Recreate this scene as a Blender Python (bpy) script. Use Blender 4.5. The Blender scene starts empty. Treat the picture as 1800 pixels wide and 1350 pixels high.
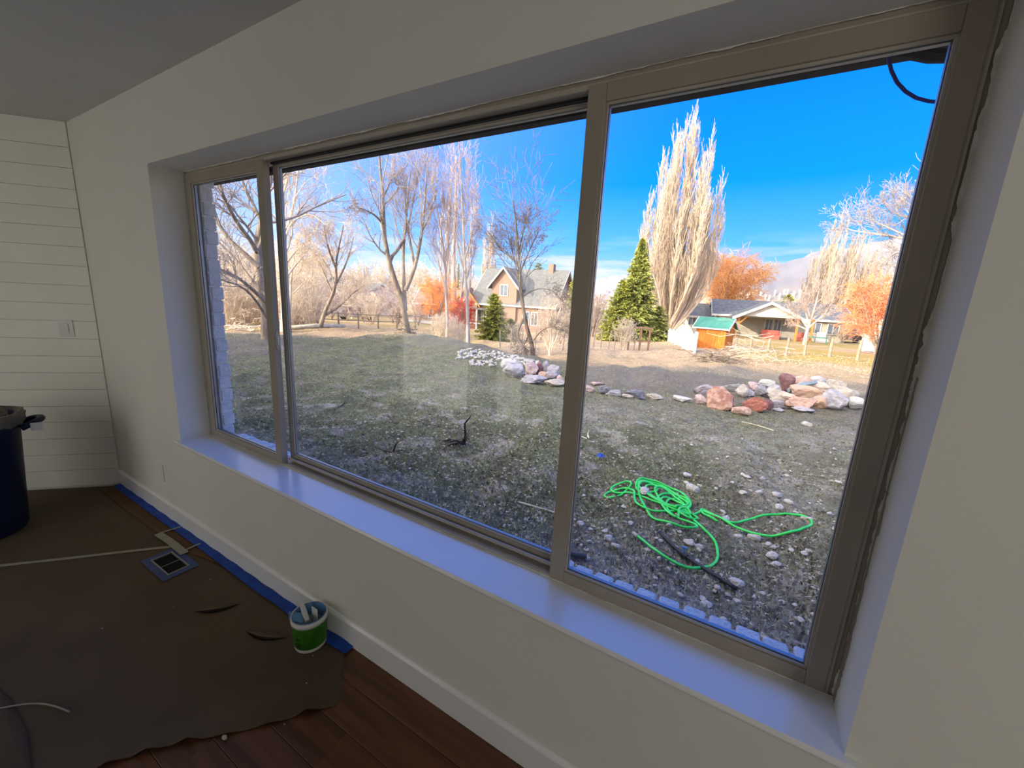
import bpy, math, random
import numpy as np
from mathutils import Vector, Matrix
rnd = random.Random(7)
sc = bpy.context.scene
COL = sc.collection

# ------------------------------------------------------------------ camera, sky, sun, lamps, exposure
YAW, PITCH, ROLL, FPX = .5247, -.2069, -.0537, 715.1
CAM = np.array([0., -1., 1.54])
cam = bpy.data.cameras.new('camera'); co = bpy.data.objects.new('camera', cam); COL.objects.link(co)
cam.sensor_width = 36; cam.lens = 36 * FPX / 1800; cam.clip_start = .02; cam.clip_end = 20000
cy, sy, cp, sp, cr, sr = math.cos(YAW), math.sin(YAW), math.cos(PITCH), math.sin(PITCH), math.cos(ROLL), math.sin(ROLL)
CM = np.array([[cy, -sy, 0], [sy, cy, 0], [0, 0, 1]]) @ np.array([[1, 0, 0], [0, cp, -sp], [0, sp, cp]]) @ np.array([[cr, 0, sr], [0, 1, 0], [-sr, 0, cr]])
mw = Matrix.Identity(4)
for i in range(3):
    mw[i][0] = CM[i, 0]; mw[i][1] = CM[i, 2]; mw[i][2] = -CM[i, 1]; mw[i][3] = CAM[i]
co.matrix_world = mw
sc.camera = co

SUN = Vector((-.50, -.866, math.tan(math.radians(17.5)))).normalized()      # towards the sun
w = bpy.data.worlds.new('sky'); sc.world = w; w.use_nodes = True
nt = w.node_tree; N = nt.nodes; L = nt.links; N.clear()
def wn(t, **k):
    n = N.new(t)
    for a, b in k.items(): setattr(n, a, b)
    return n
tc = wn('ShaderNodeTexCoord'); sep = wn('ShaderNodeSeparateXYZ'); L.new(tc.outputs['Generated'], sep.inputs[0])
ramp = wn('ShaderNodeValToRGB'); e = ramp.color_ramp.elements
e[0].position = 0; e[0].color = (.66, .84, 1.1, 1); e[1].position = 1; e[1].color = (.03, .27, 1.5, 1)
for p, c in ((.05, (.52, .82, 1.4)), (.13, (.13, .58, 1.6)), (.25, (.004, .38, 1.7)), (.42, (.0, .275, 1.6)), (.7, (.02, .27, 1.3))):
    q = e.new(p); q.color = c + (1,)
L.new(sep.outputs[2], ramp.inputs[0])
dot = wn('ShaderNodeVectorMath', operation='DOT_PRODUCT'); L.new(tc.outputs['Generated'], dot.inputs[0]); dot.inputs[1].default_value = SUN
mr = wn('ShaderNodeMapRange', interpolation_type='SMOOTHSTEP'); L.new(dot.outputs['Value'], mr.inputs[0])
mr.inputs[1].default_value = -.62; mr.inputs[2].default_value = .70; mr.inputs[3].default_value = 0; mr.inputs[4].default_value = .85
mix = wn('ShaderNodeMixRGB'); L.new(mr.outputs[0], mix.inputs[0]); L.new(ramp.outputs[0], mix.inputs[1]); mix.inputs[2].default_value = (.85, .95, 1.5, 1)
# low white clouds hugging the horizon
mp = wn('ShaderNodeMapping'); mp.inputs['Scale'].default_value = (3, 3, 22); L.new(tc.outputs['Generated'], mp.inputs[0])
nz = wn('ShaderNodeTexNoise'); nz.inputs['Scale'].default_value = 2.2; nz.inputs['Detail'].default_value = 5; L.new(mp.outputs[0], nz.inputs[0])
cr1 = wn('ShaderNodeMapRange'); L.new(nz.outputs[0], cr1.inputs[0]); cr1.inputs[1].default_value = .48; cr1.inputs[2].default_value = .66
cr2 = wn('ShaderNodeMapRange', interpolation_type='SMOOTHSTEP'); L.new(sep.outputs[2], cr2.inputs[0]); cr2.inputs[1].default_value = .17; cr2.inputs[2].default_value = .05
mul = wn('ShaderNodeMath', operation='MULTIPLY'); L.new(cr1.outputs[0], mul.inputs[0]); L.new(cr2.outputs[0], mul.inputs[1])
mix2 = wn('ShaderNodeMixRGB'); L.new(mul.outputs[0], mix2.inputs[0]); L.new(mix.outputs[0], mix2.inputs[1]); mix2.inputs[2].default_value = (.95, .93, .98, 1)
# brighter aureole of the low sun
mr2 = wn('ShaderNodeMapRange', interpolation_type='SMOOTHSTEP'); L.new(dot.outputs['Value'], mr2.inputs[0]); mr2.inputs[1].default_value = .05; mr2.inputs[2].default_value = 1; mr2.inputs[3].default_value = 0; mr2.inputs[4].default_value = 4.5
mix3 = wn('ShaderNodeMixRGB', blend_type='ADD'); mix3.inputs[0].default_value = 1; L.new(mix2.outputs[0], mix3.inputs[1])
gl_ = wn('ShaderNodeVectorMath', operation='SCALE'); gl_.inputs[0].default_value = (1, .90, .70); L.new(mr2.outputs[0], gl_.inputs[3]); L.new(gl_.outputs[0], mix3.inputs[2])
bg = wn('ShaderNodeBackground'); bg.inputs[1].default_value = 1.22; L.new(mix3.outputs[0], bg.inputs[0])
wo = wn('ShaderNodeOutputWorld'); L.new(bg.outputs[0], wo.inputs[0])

sl = bpy.data.lights.new('sun', 'SUN'); sl.energy = 7.2; sl.color = (1, .86, .67); sl.angle = math.radians(.6)
so = bpy.data.objects.new('sun', sl); COL.objects.link(so); so.rotation_euler = (-SUN).to_track_quat('-Z', 'Y').to_euler()
def area(name, loc, sx, sz, power, col=(1, .95, .86), rot=(math.radians(90), 0, 0)):
    a = bpy.data.lights.new(name, 'AREA'); a.shape = 'RECTANGLE'; a.size = sx; a.size_y = sz; a.energy = power; a.color = col
    o = bpy.data.objects.new(name, a); COL.objects.link(o); o.location = loc; o.rotation_euler = rot
BACKY = -2.6
# daylight that comes in through the patio doors of the opposite wall (facing +y)
area('patio_door_daylight', (-3.595, BACKY - .12, 1.05), 1.27, 2.0, 12, rot=(math.radians(90), 0, 0))
area('patio_door_side_daylight', (-2.41, BACKY - .12, 1.05), .46, 2.0, 4.2)
area('rear_fill_lamp', (2.4, BACKY - .12, 1.5), 1.5, 1.15, 25)  # added fill lamp in an invented rear opening, brightens the room
vs = sc.view_settings; vs.view_transform = 'Standard'; vs.look = 'None'; vs.exposure = 0; vs.gamma = 1; vs.use_curve_mapping = False
sc.cycles.use_denoising = True
sc.cycles.max_bounces = 8; sc.cycles.diffuse_bounces = 5; sc.cycles.transparent_max_bounces = 24

# ------------------------------------------------------------------ materials
def mat(name, c1, c2=None, scale=8, rough=.8, bump=0., bscale=None, detail=4, metal=0, spec=.3, stretch=(1, 1, 1), obj=False, lo=.38, hi=.62):
    m = bpy.data.materials.new(name); m.use_nodes = True; t = m.node_tree; b = t.nodes['Principled BSDF']
    b.inputs['Roughness'].default_value = rough; b.inputs['Metallic'].default_value = metal; b.inputs['Specular IOR Level'].default_value = spec
    b.inputs['Base Color'].default_value = (*c1, 1)
    g = t.nodes.new('ShaderNodeTexCoord'); mp = t.nodes.new('ShaderNodeMapping'); mp.inputs['Scale'].default_value = stretch
    src = g.outputs['Object']
    t.links.new(src, mp.inputs[0])
    vec = mp.outputs[0]
    if obj:
        oi = t.nodes.new('ShaderNodeObjectInfo'); ad = t.nodes.new('ShaderNodeVectorMath'); ad.operation = 'ADD'
        mu = t.nodes.new('ShaderNodeVectorMath'); mu.operation = 'SCALE'; mu.inputs[3].default_value = 37
        cb = t.nodes.new('ShaderNodeCombineXYZ')
        for k in range(3): t.links.new(oi.outputs['Random'], cb.inputs[k])
        t.links.new(cb.outputs[0], mu.inputs[0]); t.links.new(mp.outputs[0], ad.inputs[0]); t.links.new(mu.outputs[0], ad.inputs[1]); vec = ad.outputs[0]
    if c2 is not None:
        n = t.nodes.new('ShaderNodeTexNoise'); n.inputs['Scale'].default_value = scale; n.inputs['Detail'].default_value = detail; t.links.new(vec, n.inputs[0])
        r = t.nodes.new('ShaderNodeMapRange'); r.inputs[1].default_value = lo; r.inputs[2].default_value = hi; t.links.new(n.outputs[0], r.inputs[0])
        mx = t.nodes.new('ShaderNodeMixRGB'); mx.inputs[1].default_value = (*c1, 1); mx.inputs[2].default_value = (*c2, 1)
        t.links.new(r.outputs[0], mx.inputs[0]); t.links.new(mx.outputs[0], b.inputs['Base Color'])
    if bump:
        n2 = t.nodes.new('ShaderNodeTexNoise'); n2.inputs['Scale'].default_value = bscale or scale * 3; n2.inputs['Detail'].default_value = 5; t.links.new(vec, n2.inputs[0])
        bp = t.nodes.new('ShaderNodeBump'); bp.inputs['Strength'].default_value = bump; bp.inputs['Distance'].default_value = .02
        t.links.new(n2.outputs[0], bp.inputs['Height']); t.links.new(bp.outputs[0], b.inputs['Normal'])
    return m
M = {}
M['wall'] = mat('wall paint', (.80, .79, .73), (.76, .755, .70), 1.2, .75, .06, 160)
M['board'] = mat('shiplap paint', (.82, .81, .74), (.77, .77, .71), 3, .5, .05, 40, obj=True)
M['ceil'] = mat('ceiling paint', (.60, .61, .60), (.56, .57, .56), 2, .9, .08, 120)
M['trimw'] = mat('white trim paint', (.90, .91, .91), (.87, .88, .89), 4, .22, .02, 30, spec=.7)
M['caulk'] = mat('paint skim', (.78, .77, .72), (.62, .60, .54), 30, .8, .2, 60)
M['taupe'] = mat('taupe vinyl', (.37, .325, .255), (.34, .295, .23), 3, .45, .02, 50, spec=.5)
M['taupe_lt'] = mat('taupe vinyl bead', (.50, .46, .38), (.44, .40, .33), 6, .4, spec=.5)
M['gasket'] = mat('black gasket', (.015, .015, .018), rough=.5)
M['spacer'] = mat('grey spacer', (.33, .34, .35), rough=.35, metal=.6)
M['plank'] = mat('oak flooring', (.15, .055, .020), (.08, .028, .011), 3, .42, .05, 30, stretch=(.5, 9, 1), obj=True, spec=.5)
M['subfloor'] = mat('subfloor', (.12, .08, .05), (.08, .05, .03), 5, .9)
M['paper'] = mat('brown builders paper', (.122, .085, .053), (.095, .066, .042), 2.2, .82, .12, 26)
M['paper2'] = mat('new brown paper', (.13, .062, .026), (.10, .048, .020), 2.2, .75, .12, 26)
M['tape'] = mat('blue masking tape', (.012, .075, .42), (.01, .05, .32), 20, .55, .1, 80)
M['tape_d'] = mat('dusty blue tape', (.07, .10, .26), (.05, .08, .22), 20, .55)
M['tape_b'] = mat('beige masking tape', (.36, .34, .27), (.30, .29, .23), 20, .6, .1, 80)
M['bin'] = mat('navy bin plastic', (.008, .016, .06), (.006, .012, .045), 6, .45, .05, 60)
M['liner'] = mat('bin liner', (.16, .13, .11), (.10, .09, .08), 14, .4, .4, 30)
M['white'] = mat('white plastic', (.72, .73, .72), (.66, .67, .66), 10, .4)
M['ink'] = mat('black print', (.02, .02, .02), rough=.6)
M['green_lab'] = mat('green label', (.045, .20, .014), (.018, .10, .010), 12, .4)
M['bluetray'] = mat('pale blue film', (.16, .36, .66), (.09, .24, .50), 9, .3)
M['hole_shade'] = mat('painted hole shade', (.004, .004, .005), rough=.9)  # near black stands in for the shade inside openings
M['brickw'] = mat('white painted brick', (.80, .80, .79), (.66, .67, .68), 22, .8, .5, 70, obj=True)
M['soffit'] = mat('dark soffit boards', (.055, .04, .035), (.035, .026, .024), 8, .9)
M['shingle'] = mat('asphalt shingle', (.16, .155, .15), (.10, .10, .10), 14, .95)
M['bark'] = mat('grey brown bark', (.36, .28, .21), (.20, .15, .11), 9, .9, .4, 22, stretch=(1, 1, .25))
M['bark_d'] = mat('dark bark', (.17, .12, .085), (.08, .055, .04), 9, .9, .4, 22, stretch=(1, 1, .25))
M['twig'] = mat('pale twigs', (.80, .68, .52), (.62, .49, .36), 2, .9)
M['twig_g'] = mat('grey twigs', (.48, .41, .37), (.34, .28, .24), 2, .9)
M['twig_d'] = mat('dark grey twigs', (.25, .205, .18), (.16, .13, .115), 2, .9)
M['twig_p'] = mat('poplar twigs', (.60, .475, .36), (.47, .36, .26), .6, .9)
M['twig_pink'] = mat('pinkish twigs', (.56, .45, .39), (.44, .33, .28), 2, .9)
M['willow'] = mat('orange willow twigs', (.92, .50, .20), (.80, .36, .12), .8, .9)
M['redleaf'] = mat('orange red leaves', (.90, .36, .17), (.72, .25, .11), 1.5, .8)
M['redbush'] = mat('red bush', (.80, .09, .03), (.55, .05, .02), 2, .8)
M['orange'] = mat('orange twigs', (.95, .36, .05), (.70, .22, .04), 2, .8)
M['cushion'] = mat('faded red cushions', (.50, .13, .09), (.40, .10, .08), 4, .8)
M['spruce'] = mat('spruce needles', (.42, .42, .09), (.19, .23, .06), 1.6, .8)
M['spruce_y'] = mat('yellow green conifer', (.42, .42, .06), (.20, .24, .04), 1.6, .8)
M['grass_d'] = mat('grass blades', (.20, .23, .08), (.30, .27, .14), 6, .8)
M['straw'] = mat('dry straw', (.74, .66, .48), (.52, .44, .30), 6, .85)
M['debris'] = mat('dead wood', (.13, .09, .06), (.05, .035, .025), 12, .9, .4, 40)
M['hose'] = mat('bright green hose', (.03, .62, .06), (.05, .72, .12), 9, .28, spec=.6)
M['blackpipe'] = mat('black poly pipe', (.02, .022, .026), (.035, .036, .04), 9, .45)
M['teal'] = mat('teal roof', (.06, .22, .165), (.05, .18, .14), 3, .6)
M['shed'] = mat('orange stained boards', (.62, .20, .03), (.45, .13, .02), 4, .75, stretch=(6, 6, 1))
M['fencew'] = mat('white vinyl', (.86, .86, .86), (.80, .80, .80), 3, .5)
M['siding'] = mat('pale lap siding', (.38, .33, .27), (.32, .28, .23), 3, .8)
M['sidingw'] = mat('white siding', (.58, .56, .52), (.50, .48, .45), 3, .8)
M['winglass'] = mat('house window glass', (.10, .13, .17), (.05, .07, .10), 2, .15, spec=.7)
M['timber'] = mat('orange timber', (.60, .25, .07), (.45, .18, .05), 5, .8)
M['rustroof'] = mat('brown roof', (.34, .20, .13), (.26, .15, .10), 5, .9)
M['greyroof'] = mat('grey roof shingles', (.19, .185, .175), (.14, .138, .13), 3, .9)
M['darkroof'] = mat('dark grey roof shingles', (.17, .175, .18), (.10, .108, .115), 3, .9)
M['postgrey'] = mat('weathered posts', (.40, .32, .24), (.28, .22, .16), 6, .9)
M['carpaint'] = mat('silver car paint', (.30, .31, .33), rough=.3, metal=.4)
M['cardark'] = mat('dark car paint', (.03, .03, .035), rough=.3)
M['cable'] = mat('blue cable', (.02, .025, .22), rough=.4)

def brick_mat():
    m = bpy.data.materials.new('pink brick'); m.use_nodes = True; t = m.node_tree; b = t.nodes['Principled BSDF']; b.inputs['Roughness'].default_value = .9
    g = t.nodes.new('ShaderNodeTexCoord'); br = t.nodes.new('ShaderNodeTexBrick'); br.inputs['Scale'].default_value = 3.5
    mp = t.nodes.new('ShaderNodeMapping'); mp.inputs['Rotation'].default_value = (math.radians(90), 0, 0); t.links.new(g.outputs['Object'], mp.inputs[0]); t.links.new(mp.outputs[0], br.inputs[0])
    br.inputs['Color1'].default_value = (.33, .185, .13, 1); br.inputs['Color2'].default_value = (.25, .14, .105, 1); br.inputs['Mortar'].default_value = (.32, .26, .21, 1)
    t.links.new(br.outputs[0], b.inputs['Base Color']); return m
M['brick'] = brick_mat()

def glass_mat():
    m = bpy.data.materials.new('window glass'); m.use_nodes = True; t = m.node_tree; t.nodes.clear()
    o = t.nodes.new('ShaderNodeOutputMaterial'); mx = t.nodes.new('ShaderNodeMixShader'); tr = t.nodes.new('ShaderNodeBsdfTransparent'); gl = t.nodes.new('ShaderNodeBsdfGlossy')
    ge = t.nodes.new('ShaderNodeNewGeometry'); dt = t.nodes.new('ShaderNodeVectorMath'); dt.operation = 'DOT_PRODUCT'; t.links.new(ge.outputs['Normal'], dt.inputs[0]); t.links.new(ge.outputs['Incoming'], dt.inputs[1])
    def mth(op, a, b_):
        n = t.nodes.new('ShaderNodeMath'); n.operation = op
        for i, v in enumerate((a, b_)):
            if v is None: continue
            if isinstance(v, (int, float)): n.inputs[i].default_value = v
            else: t.links.new(v, n.inputs[i])
        return n
    ab = mth('ABSOLUTE', dt.outputs['Value'], None); om = mth('SUBTRACT', 1.0, ab.outputs[0]); pw = mth('POWER', om.outputs[0], 5.0); ml = mth('MULTIPLY', pw.outputs[0], .8); fr = mth('ADD', ml.outputs[0], .035)
    gl.inputs['Roughness'].default_value = 0.01; tr.inputs[0].default_value = (.97, .985, .98, 1)
    t.links.new(fr.outputs[0], mx.inputs[0]); t.links.new(tr.outputs[0], mx.inputs[1]); t.links.new(gl.outputs[0], mx.inputs[2]); t.links.new(mx.outputs[0], o.inputs[0]); return m
M['glass'] = glass_mat()

def ground_mat():
    m = bpy.data.materials.new('yard ground'); m.use_nodes = True; t = m.node_tree; b = t.nodes['Principled BSDF']; b.inputs['Roughness'].default_value = .95; b.inputs['Specular IOR Level'].default_value = .1
    at = t.nodes.new('ShaderNodeAttribute'); at.attribute_name = 'zone'; sp_ = t.nodes.new('ShaderNodeSeparateColor'); t.links.new(at.outputs['Color'], sp_.inputs[0])
    g = t.nodes.new('ShaderNodeTexCoord')
    def noise(s, d=5, st=None):
        n = t.nodes.new('ShaderNodeTexNoise'); n.inputs['Scale'].default_value = s; n.inputs['Detail'].default_value = d; n.inputs['Roughness'].default_value = .65
        t.links.new(g.outputs['Object'], n.inputs[0]); return n.outputs[0]
    def rng(x, a, bb, lo=0, hi=1):
        r = t.nodes.new('ShaderNodeMapRange'); r.inputs[1].default_value = a; r.inputs[2].default_value = bb; r.inputs[3].default_value = lo; r.inputs[4].default_value = hi; t.links.new(x, r.inputs[0]); return r.outputs[0]
    def mixc(f, a, bb):
        x = t.nodes.new('ShaderNodeMixRGB')
        if isinstance(f, float): x.inputs[0].default_value = f
        else: t.links.new(f, x.inputs[0])
        for i, v in ((1, a), (2, bb)):
            if isinstance(v, tuple): x.inputs[i].default_value = (*v, 1)
            else: t.links.new(v, x.inputs[i])
        return x.outputs[0]
    fine = rng(noise(42, 7), .38, .62); mid = rng(noise(9, 7), .42, .58); m3 = rng(noise(3.1, 8), .44, .58); spk = rng(noise(85, 3), .63, .70)
    dirt = mixc(mid, (.62, .53, .43), (.31, .245, .19)); dirt = mixc(fine, dirt, (.72, .64, .53)); dirt = mixc(rng(noise(16, 8), .55, .62), dirt, (.10, .075, .058))
    pale = mixc(fine, (.88, .83, .73), (.50, .44, .36)); dark = mixc(fine, (.15, .11, .09), (.38, .31, .25))
    dirt = mixc(rng(noise(2.1, 8), .56, .64), dirt, dark); dirt = mixc(rng(noise(1.5, 9), .50, .60), dirt, pale)
    fard = mixc(fine, (.17, .135, .108), (.36, .30, .245)); fard = mixc(mid, fard, (.25, .20, .16)); fm = rng(at.outputs['Alpha'], 0, 1, 0, .85); dirt = mixc(fm, dirt, fard)
    grs = mixc(fine, (.14, .165, .065), (.40, .39, .23)); grs = mixc(m3, grs, (.20, .19, .11)); grs = mixc(rng(noise(17, 7), .54, .64), grs, (.085, .09, .045)); grs = mixc(rng(noise(2.6, 8), .52, .66), grs, dirt)
    mead = mixc(rng(noise(.35, 7), .38, .62), (.58, .38, .22), (.50, .34, .17)); mead = mixc(fine, mead, (.64, .47, .32))
    gold = mixc(rng(noise(.5, 6), .40, .60), (.54, .36, .11), (.42, .32, .10))
    c = mixc(sp_.outputs[0], dirt, grs); c = mixc(sp_.outputs[1], c, mead); c = mixc(sp_.outputs[2], c, gold); c = mixc(spk, c, (.72, .70, .64))
    t.links.new(c, b.inputs['Base Color'])
    n2 = t.nodes.new('ShaderNodeTexNoise'); n2.inputs['Scale'].default_value = 15; n2.inputs['Detail'].default_value = 10; n2.inputs['Roughness'].default_value = .7; t.links.new(g.outputs['Object'], n2.inputs[0])
    bp = t.nodes.new('ShaderNodeBump'); bp.inputs['Strength'].default_value = 1.0; bp.inputs['Distance'].default_value = .12; t.links.new(n2.outputs[0], bp.inputs['Height']); t.links.new(bp.outputs[0], b.inputs['Normal'])
    return m
M['ground'] = ground_mat()

def mountain_mat():
    m = bpy.data.materials.new('hazed far mountain'); m.use_nodes = True; t = m.node_tree; b = t.nodes['Principled BSDF']; b.inputs['Roughness'].default_value = 1; b.inputs['Specular IOR Level'].default_value = 0
    g = t.nodes.new('ShaderNodeTexCoord'); s = t.nodes.new('ShaderNodeSeparateXYZ'); t.links.new(g.outputs['Object'], s.inputs[0])
    n = t.nodes.new('ShaderNodeTexNoise'); n.inputs['Scale'].default_value = .006; n.inputs['Detail'].default_value = 9; n.inputs['Roughness'].default_value = .7; t.links.new(g.outputs['Object'], n.inputs[0])
    ad = t.nodes.new('ShaderNodeMath'); ad.operation = 'MULTIPLY_ADD'; ad.inputs[1].default_value = 420; t.links.new(n.outputs[0], ad.inputs[0]); t.links.new(s.outputs[2], ad.inputs[2])
    r = t.nodes.new('ShaderNodeValToRGB'); mr_ = t.nodes.new('ShaderNodeMapRange'); mr_.inputs[1].default_value = 150; mr_.inputs[2].default_value = 760; t.links.new(ad.outputs[0], mr_.inputs[0]); t.links.new(mr_.outputs[0], r.inputs[0])
    e = r.color_ramp.elements; e[0].color = (.30, .235, .19, 1); e[1].color = (.80, .80, .84, 1); e[1].position = .97
    q = e.new(.35); q.color = (.17, .165, .19, 1); q = e.new(.62); q.color = (.22, .21, .235, 1); q = e.new(.8); q.color = (.36, .355, .38, 1)  # bluish greys of the slopes carry distance haze in their colour
    t.links.new(r.outputs[0], b.inputs['Base Color']); return m
M['mountain'] = mountain_mat()
M['ridge'] = mat('hazed far ridge', (.26, .31, .46), (.32, .37, .50), .002, 1)  # blue distance haze is mixed into the ridge colour

# ------------------------------------------------------------------ helpers
ORG = {}
def link(o, parent=None, org=None):
    COL.objects.link(o)
    if parent is not None: o.parent = parent
    return o
def tag(o, label=None, cat=None, group=None, kind=None):
    if label: o['label'] = label
    if cat: o['category'] = cat
    if group: o['group'] = group
    if kind: o['kind'] = kind
    return o
def empty(name, loc, label=None, cat=None, group=None, kind=None):
    o = bpy.data.objects.new(name, None); o.empty_display_size = .1; link(o); o.location = loc; ORG[o.name] = np.array(loc, float); tag(o, label, cat, group, kind); return o
def np_mesh(name, V, F, smooth=False):
    """V (n,3); F list of arrays (m,k)"""
    me = bpy.data.meshes.new(name); V = np.asarray(V, np.float32); me.vertices.add(len(V)); me.vertices.foreach_set('co', V.ravel())
    Fs = [np.asarray(f, np.int32) for f in F if len(f)]
    loops = np.concatenate([f.ravel() for f in Fs]); tot = np.concatenate([np.full(len(f), f.shape[1], np.int32) for f in Fs])
    me.loops.add(len(loops)); me.loops.foreach_set('vertex_index', loops)
    me.polygons.add(len(tot)); st = np.zeros(len(tot), np.int32); st[1:] = np.cumsum(tot)[:-1]
    me.polygons.foreach_set('loop_start', st); me.polygons.foreach_set('loop_total', tot)
    if smooth: me.polygons.foreach_set('use_smooth', np.ones(len(tot), bool))
    me.update(calc_edges=True); me.validate(); return me
class MB:
    def __init__(s): s.v = []; s.f = []
    def add(s, v, f):
        o = len(s.v); s.v += [tuple(float(c) for c in p) for p in v]; s.f += [tuple(i + o for i in q) for q in f]; return s
    def box(s, a, b, fr=None):
        (x0, y0, z0), (x1, y1, z1) = a, b
        v = [(x0, y0, z0), (x1, y0, z0), (x1, y1, z0), (x0, y1, z0), (x0, y0, z1), (x1, y0, z1), (x1, y1, z1), (x0, y1, z1)]
        if fr is not None: v = [fr(p) for p in v]
        return s.add(v, [(0, 3, 2, 1), (4, 5, 6, 7), (0, 1, 5, 4), (1, 2, 6, 5), (2, 3, 7, 6), (3, 0, 4, 7)])
    def prism(s, poly, ax, a, b, fr=None):
        """poly of 2-tuples extruded along axis ax (0:x,1:y,2:z) from a to b"""
        n = len(poly); v = []
        for t in (a, b):
            for p in poly:
                q = list(p); q.insert(ax, t); v.append(tuple(q))
        if fr is not None: v = [fr(p) for p in v]
        f = [tuple(range(n))[::-1], tuple(range(n, 2 * n))] + [(i, (i + 1) % n, n + (i + 1) % n, n + i) for i in range(n)]
        return s.add(v, f)
    def lathe(s, prof, c, n=24, fr=None, cap=True):
        v = []
        for r, z in prof:
            for k in range(n):
                a = 2 * math.pi * k / n; v.append((c[0] + r * math.cos(a), c[1] + r * math.sin(a), c[2] + z))
        f = []
        for i in range(len(prof) - 1):
            for k in range(n):
                f.append((i * n + k, i * n + (k + 1) % n, (i + 1) * n + (k + 1) % n, (i + 1) * n + k))
        if cap: f.append(tuple(range(n))[::-1]); f.append(tuple(range((len(prof) - 1) * n, len(prof) * n)))
        return s.add(v, f)
    def tube(s, pts, rad, n=8):
        P = np.array([pts], float); R = np.array([[rad] * len(pts) if isinstance(rad, (int, float)) else rad], float)
        V, F = tubes(P, R, n, True); return s.add(V, [tuple(int(i) for i in q) for q in F[0]] + [tuple(int(i) for i in q) for q in F[1]])
    def build(s, name, m, parent=None, smooth=False, bevel=0, org=None):
        o0 = ORG[parent.name] if parent is not None else (np.array(org, float) if org is not None else np.zeros(3))
        me = bpy.data.meshes.new(name); me.from_pydata([tuple(np.array(p) - o0) for p in s.v], [], s.f); me.update()
        if smooth: me.polygons.foreach_set('use_smooth', [True] * len(me.polygons))
        me.materials.append(m); o = bpy.data.objects.new(name, me); link(o, parent)
        ORG[o.name] = o0
        if parent is None: o.location = tuple(o0)
        if bevel:
            bv = o.modifiers.new('edge', 'BEVEL'); bv.width = bevel; bv.segments = 2; bv.limit_method = 'ANGLE'
        return o
def add_mesh(name, me, m, parent=None, loc=None):
    if m is not None and not me.materials: me.materials.append(m)
    o = bpy.data.objects.new(name, me); link(o, parent); ORG[o.name] = ORG[parent.name] if parent is not None else np.zeros(3)
    if loc is not None: o.location = loc
    return o
def copy_tree(o, parent=None):
    c = o.copy(); COL.objects.link(c); c.parent = parent
    for ch in o.children: copy_tree(ch, c)
    return c
def tubes(P, R, sides=3, smooth_frames=False):
    """P (N,n,3) polylines, R (N,n) radii -> verts, [quads, caps]"""
    Nn, n, _ = P.shape
    T = np.gradient(P, axis=1); T /= np.linalg.norm(T, axis=2, keepdims=True) + 1e-9
    ref = np.where(np.abs(T[:, :1, 2:3]) > .9, np.array([1., 0, 0]), np.array([0., 0, 1])) * np.ones_like(T)
    if smooth_frames:
        A = np.cross(T[:, 0], ref[:, 0]); A /= np.linalg.norm(A, axis=1, keepdims=True); As = [A]
        for i in range(1, n):
            A = As[-1] - (As[-1] * T[:, i]).sum(1, keepdims=True) * T[:, i]; A /= np.linalg.norm(A, axis=1, keepdims=True) + 1e-9; As.append(A)
        A = np.stack(As, 1)
    else:
        A = np.cross(T, ref); A /= np.linalg.norm(A, axis=2, keepdims=True) + 1e-9
    B = np.cross(T, A)
    ang = np.arange(sides) * 2 * math.pi / sides
    V = P[:, :, None] + R[:, :, None, None] * (A[:, :, None] * np.cos(ang)[None, None, :, None] + B[:, :, None] * np.sin(ang)[None, None, :, None])
    idx = np.arange(Nn * n * sides).reshape(Nn, n, sides); nx = np.roll(idx, -1, axis=2)
    Q = np.stack([idx[:, :-1], nx[:, :-1], nx[:, 1:], idx[:, 1:]], -1).reshape(-1, 4)
    caps = np.concatenate([idx[:, 0, ::-1], idx[:, -1]], 0)
    return V.reshape(-1, 3), [Q, caps]
def ray(px, py):
    d = CM @ np.array([(px - 900) / FPX, 1, -(py - 675) / FPX]); return d
def onplane(px, py, z=None, y=None):
    d = ray(px, py); s = (z - CAM[2]) / d[2] if z is not None else (y - CAM[1]) / d[1]; return CAM + d * s
# terrain: heights in metres by compass bearing from the window and distance
AZK = np.radians([-90, -66, -46, -40, -35, -28, -20, 0, 20, 60])
RK = np.array([0, 5, 10, 12.5, 14, 16, 18, 21, 26, 32, 45, 60, 100, 400, 1500, 6000.])
ZT = np.array([
 [-.25, -.25, -.22, -.2, -.18, -.16, -.2, -.25, -.5, -.78, -1.3, -1.8, -2.6, -5, -9, -9],
 [-.25, -.25, -.22, -.2, -.18, -.15, -.2, -.25, -.5, -.78, -1.3, -1.8, -2.6, -5, -9, -9],
 [-.25, -.25, -.22, -.2, -.17, -.13, -.20, -.34, -.65, -.95, -1.6, -2.3, -3.2, -5, -9, -9],
 [-.25, -.25, -.2, -.15, -.10, -.10, -.35, -.60, -.95, -1.3, -2.0, -2.65, -3.6, -6, -9, -9],
 [-.25, -.25, -.2, -.12, -.08, -.32, -.75, -1.0, -1.3, -1.6, -2.3, -2.95, -3.9, -6, -9, -9],
 [-.25, -.25, -.2, -.14, -.50, -.75, -.90, -1.1, -1.35, -1.65, -2.3, -2.9, -3.9, -6, -9, -9],
 [-.25, -.25, -.25, -.33, -.40, -.50, -.62, -.80, -1.1, -1.42, -2.0, -2.5, -3.4, -6, -9, -9],
 [-.25, -.22, -.2, -.2, -.22, -.30, -.40, -.52, -.68, -.82, -1.12, -1.4, -2.0, -5, -9, -9],
 [-.25, -.22, -.2, -.2, -.22, -.30, -.38, -.48, -.58, -.68, -.95, -1.2, -1.8, -5, -9, -9],
 [-.25, -.22, -.2, -.2, -.22, -.30, -.38, -.48, -.58, -.68, -.95, -1.2, -1.8, -5, -9, -9]])
_rs = np.random.RandomState(3)
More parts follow.
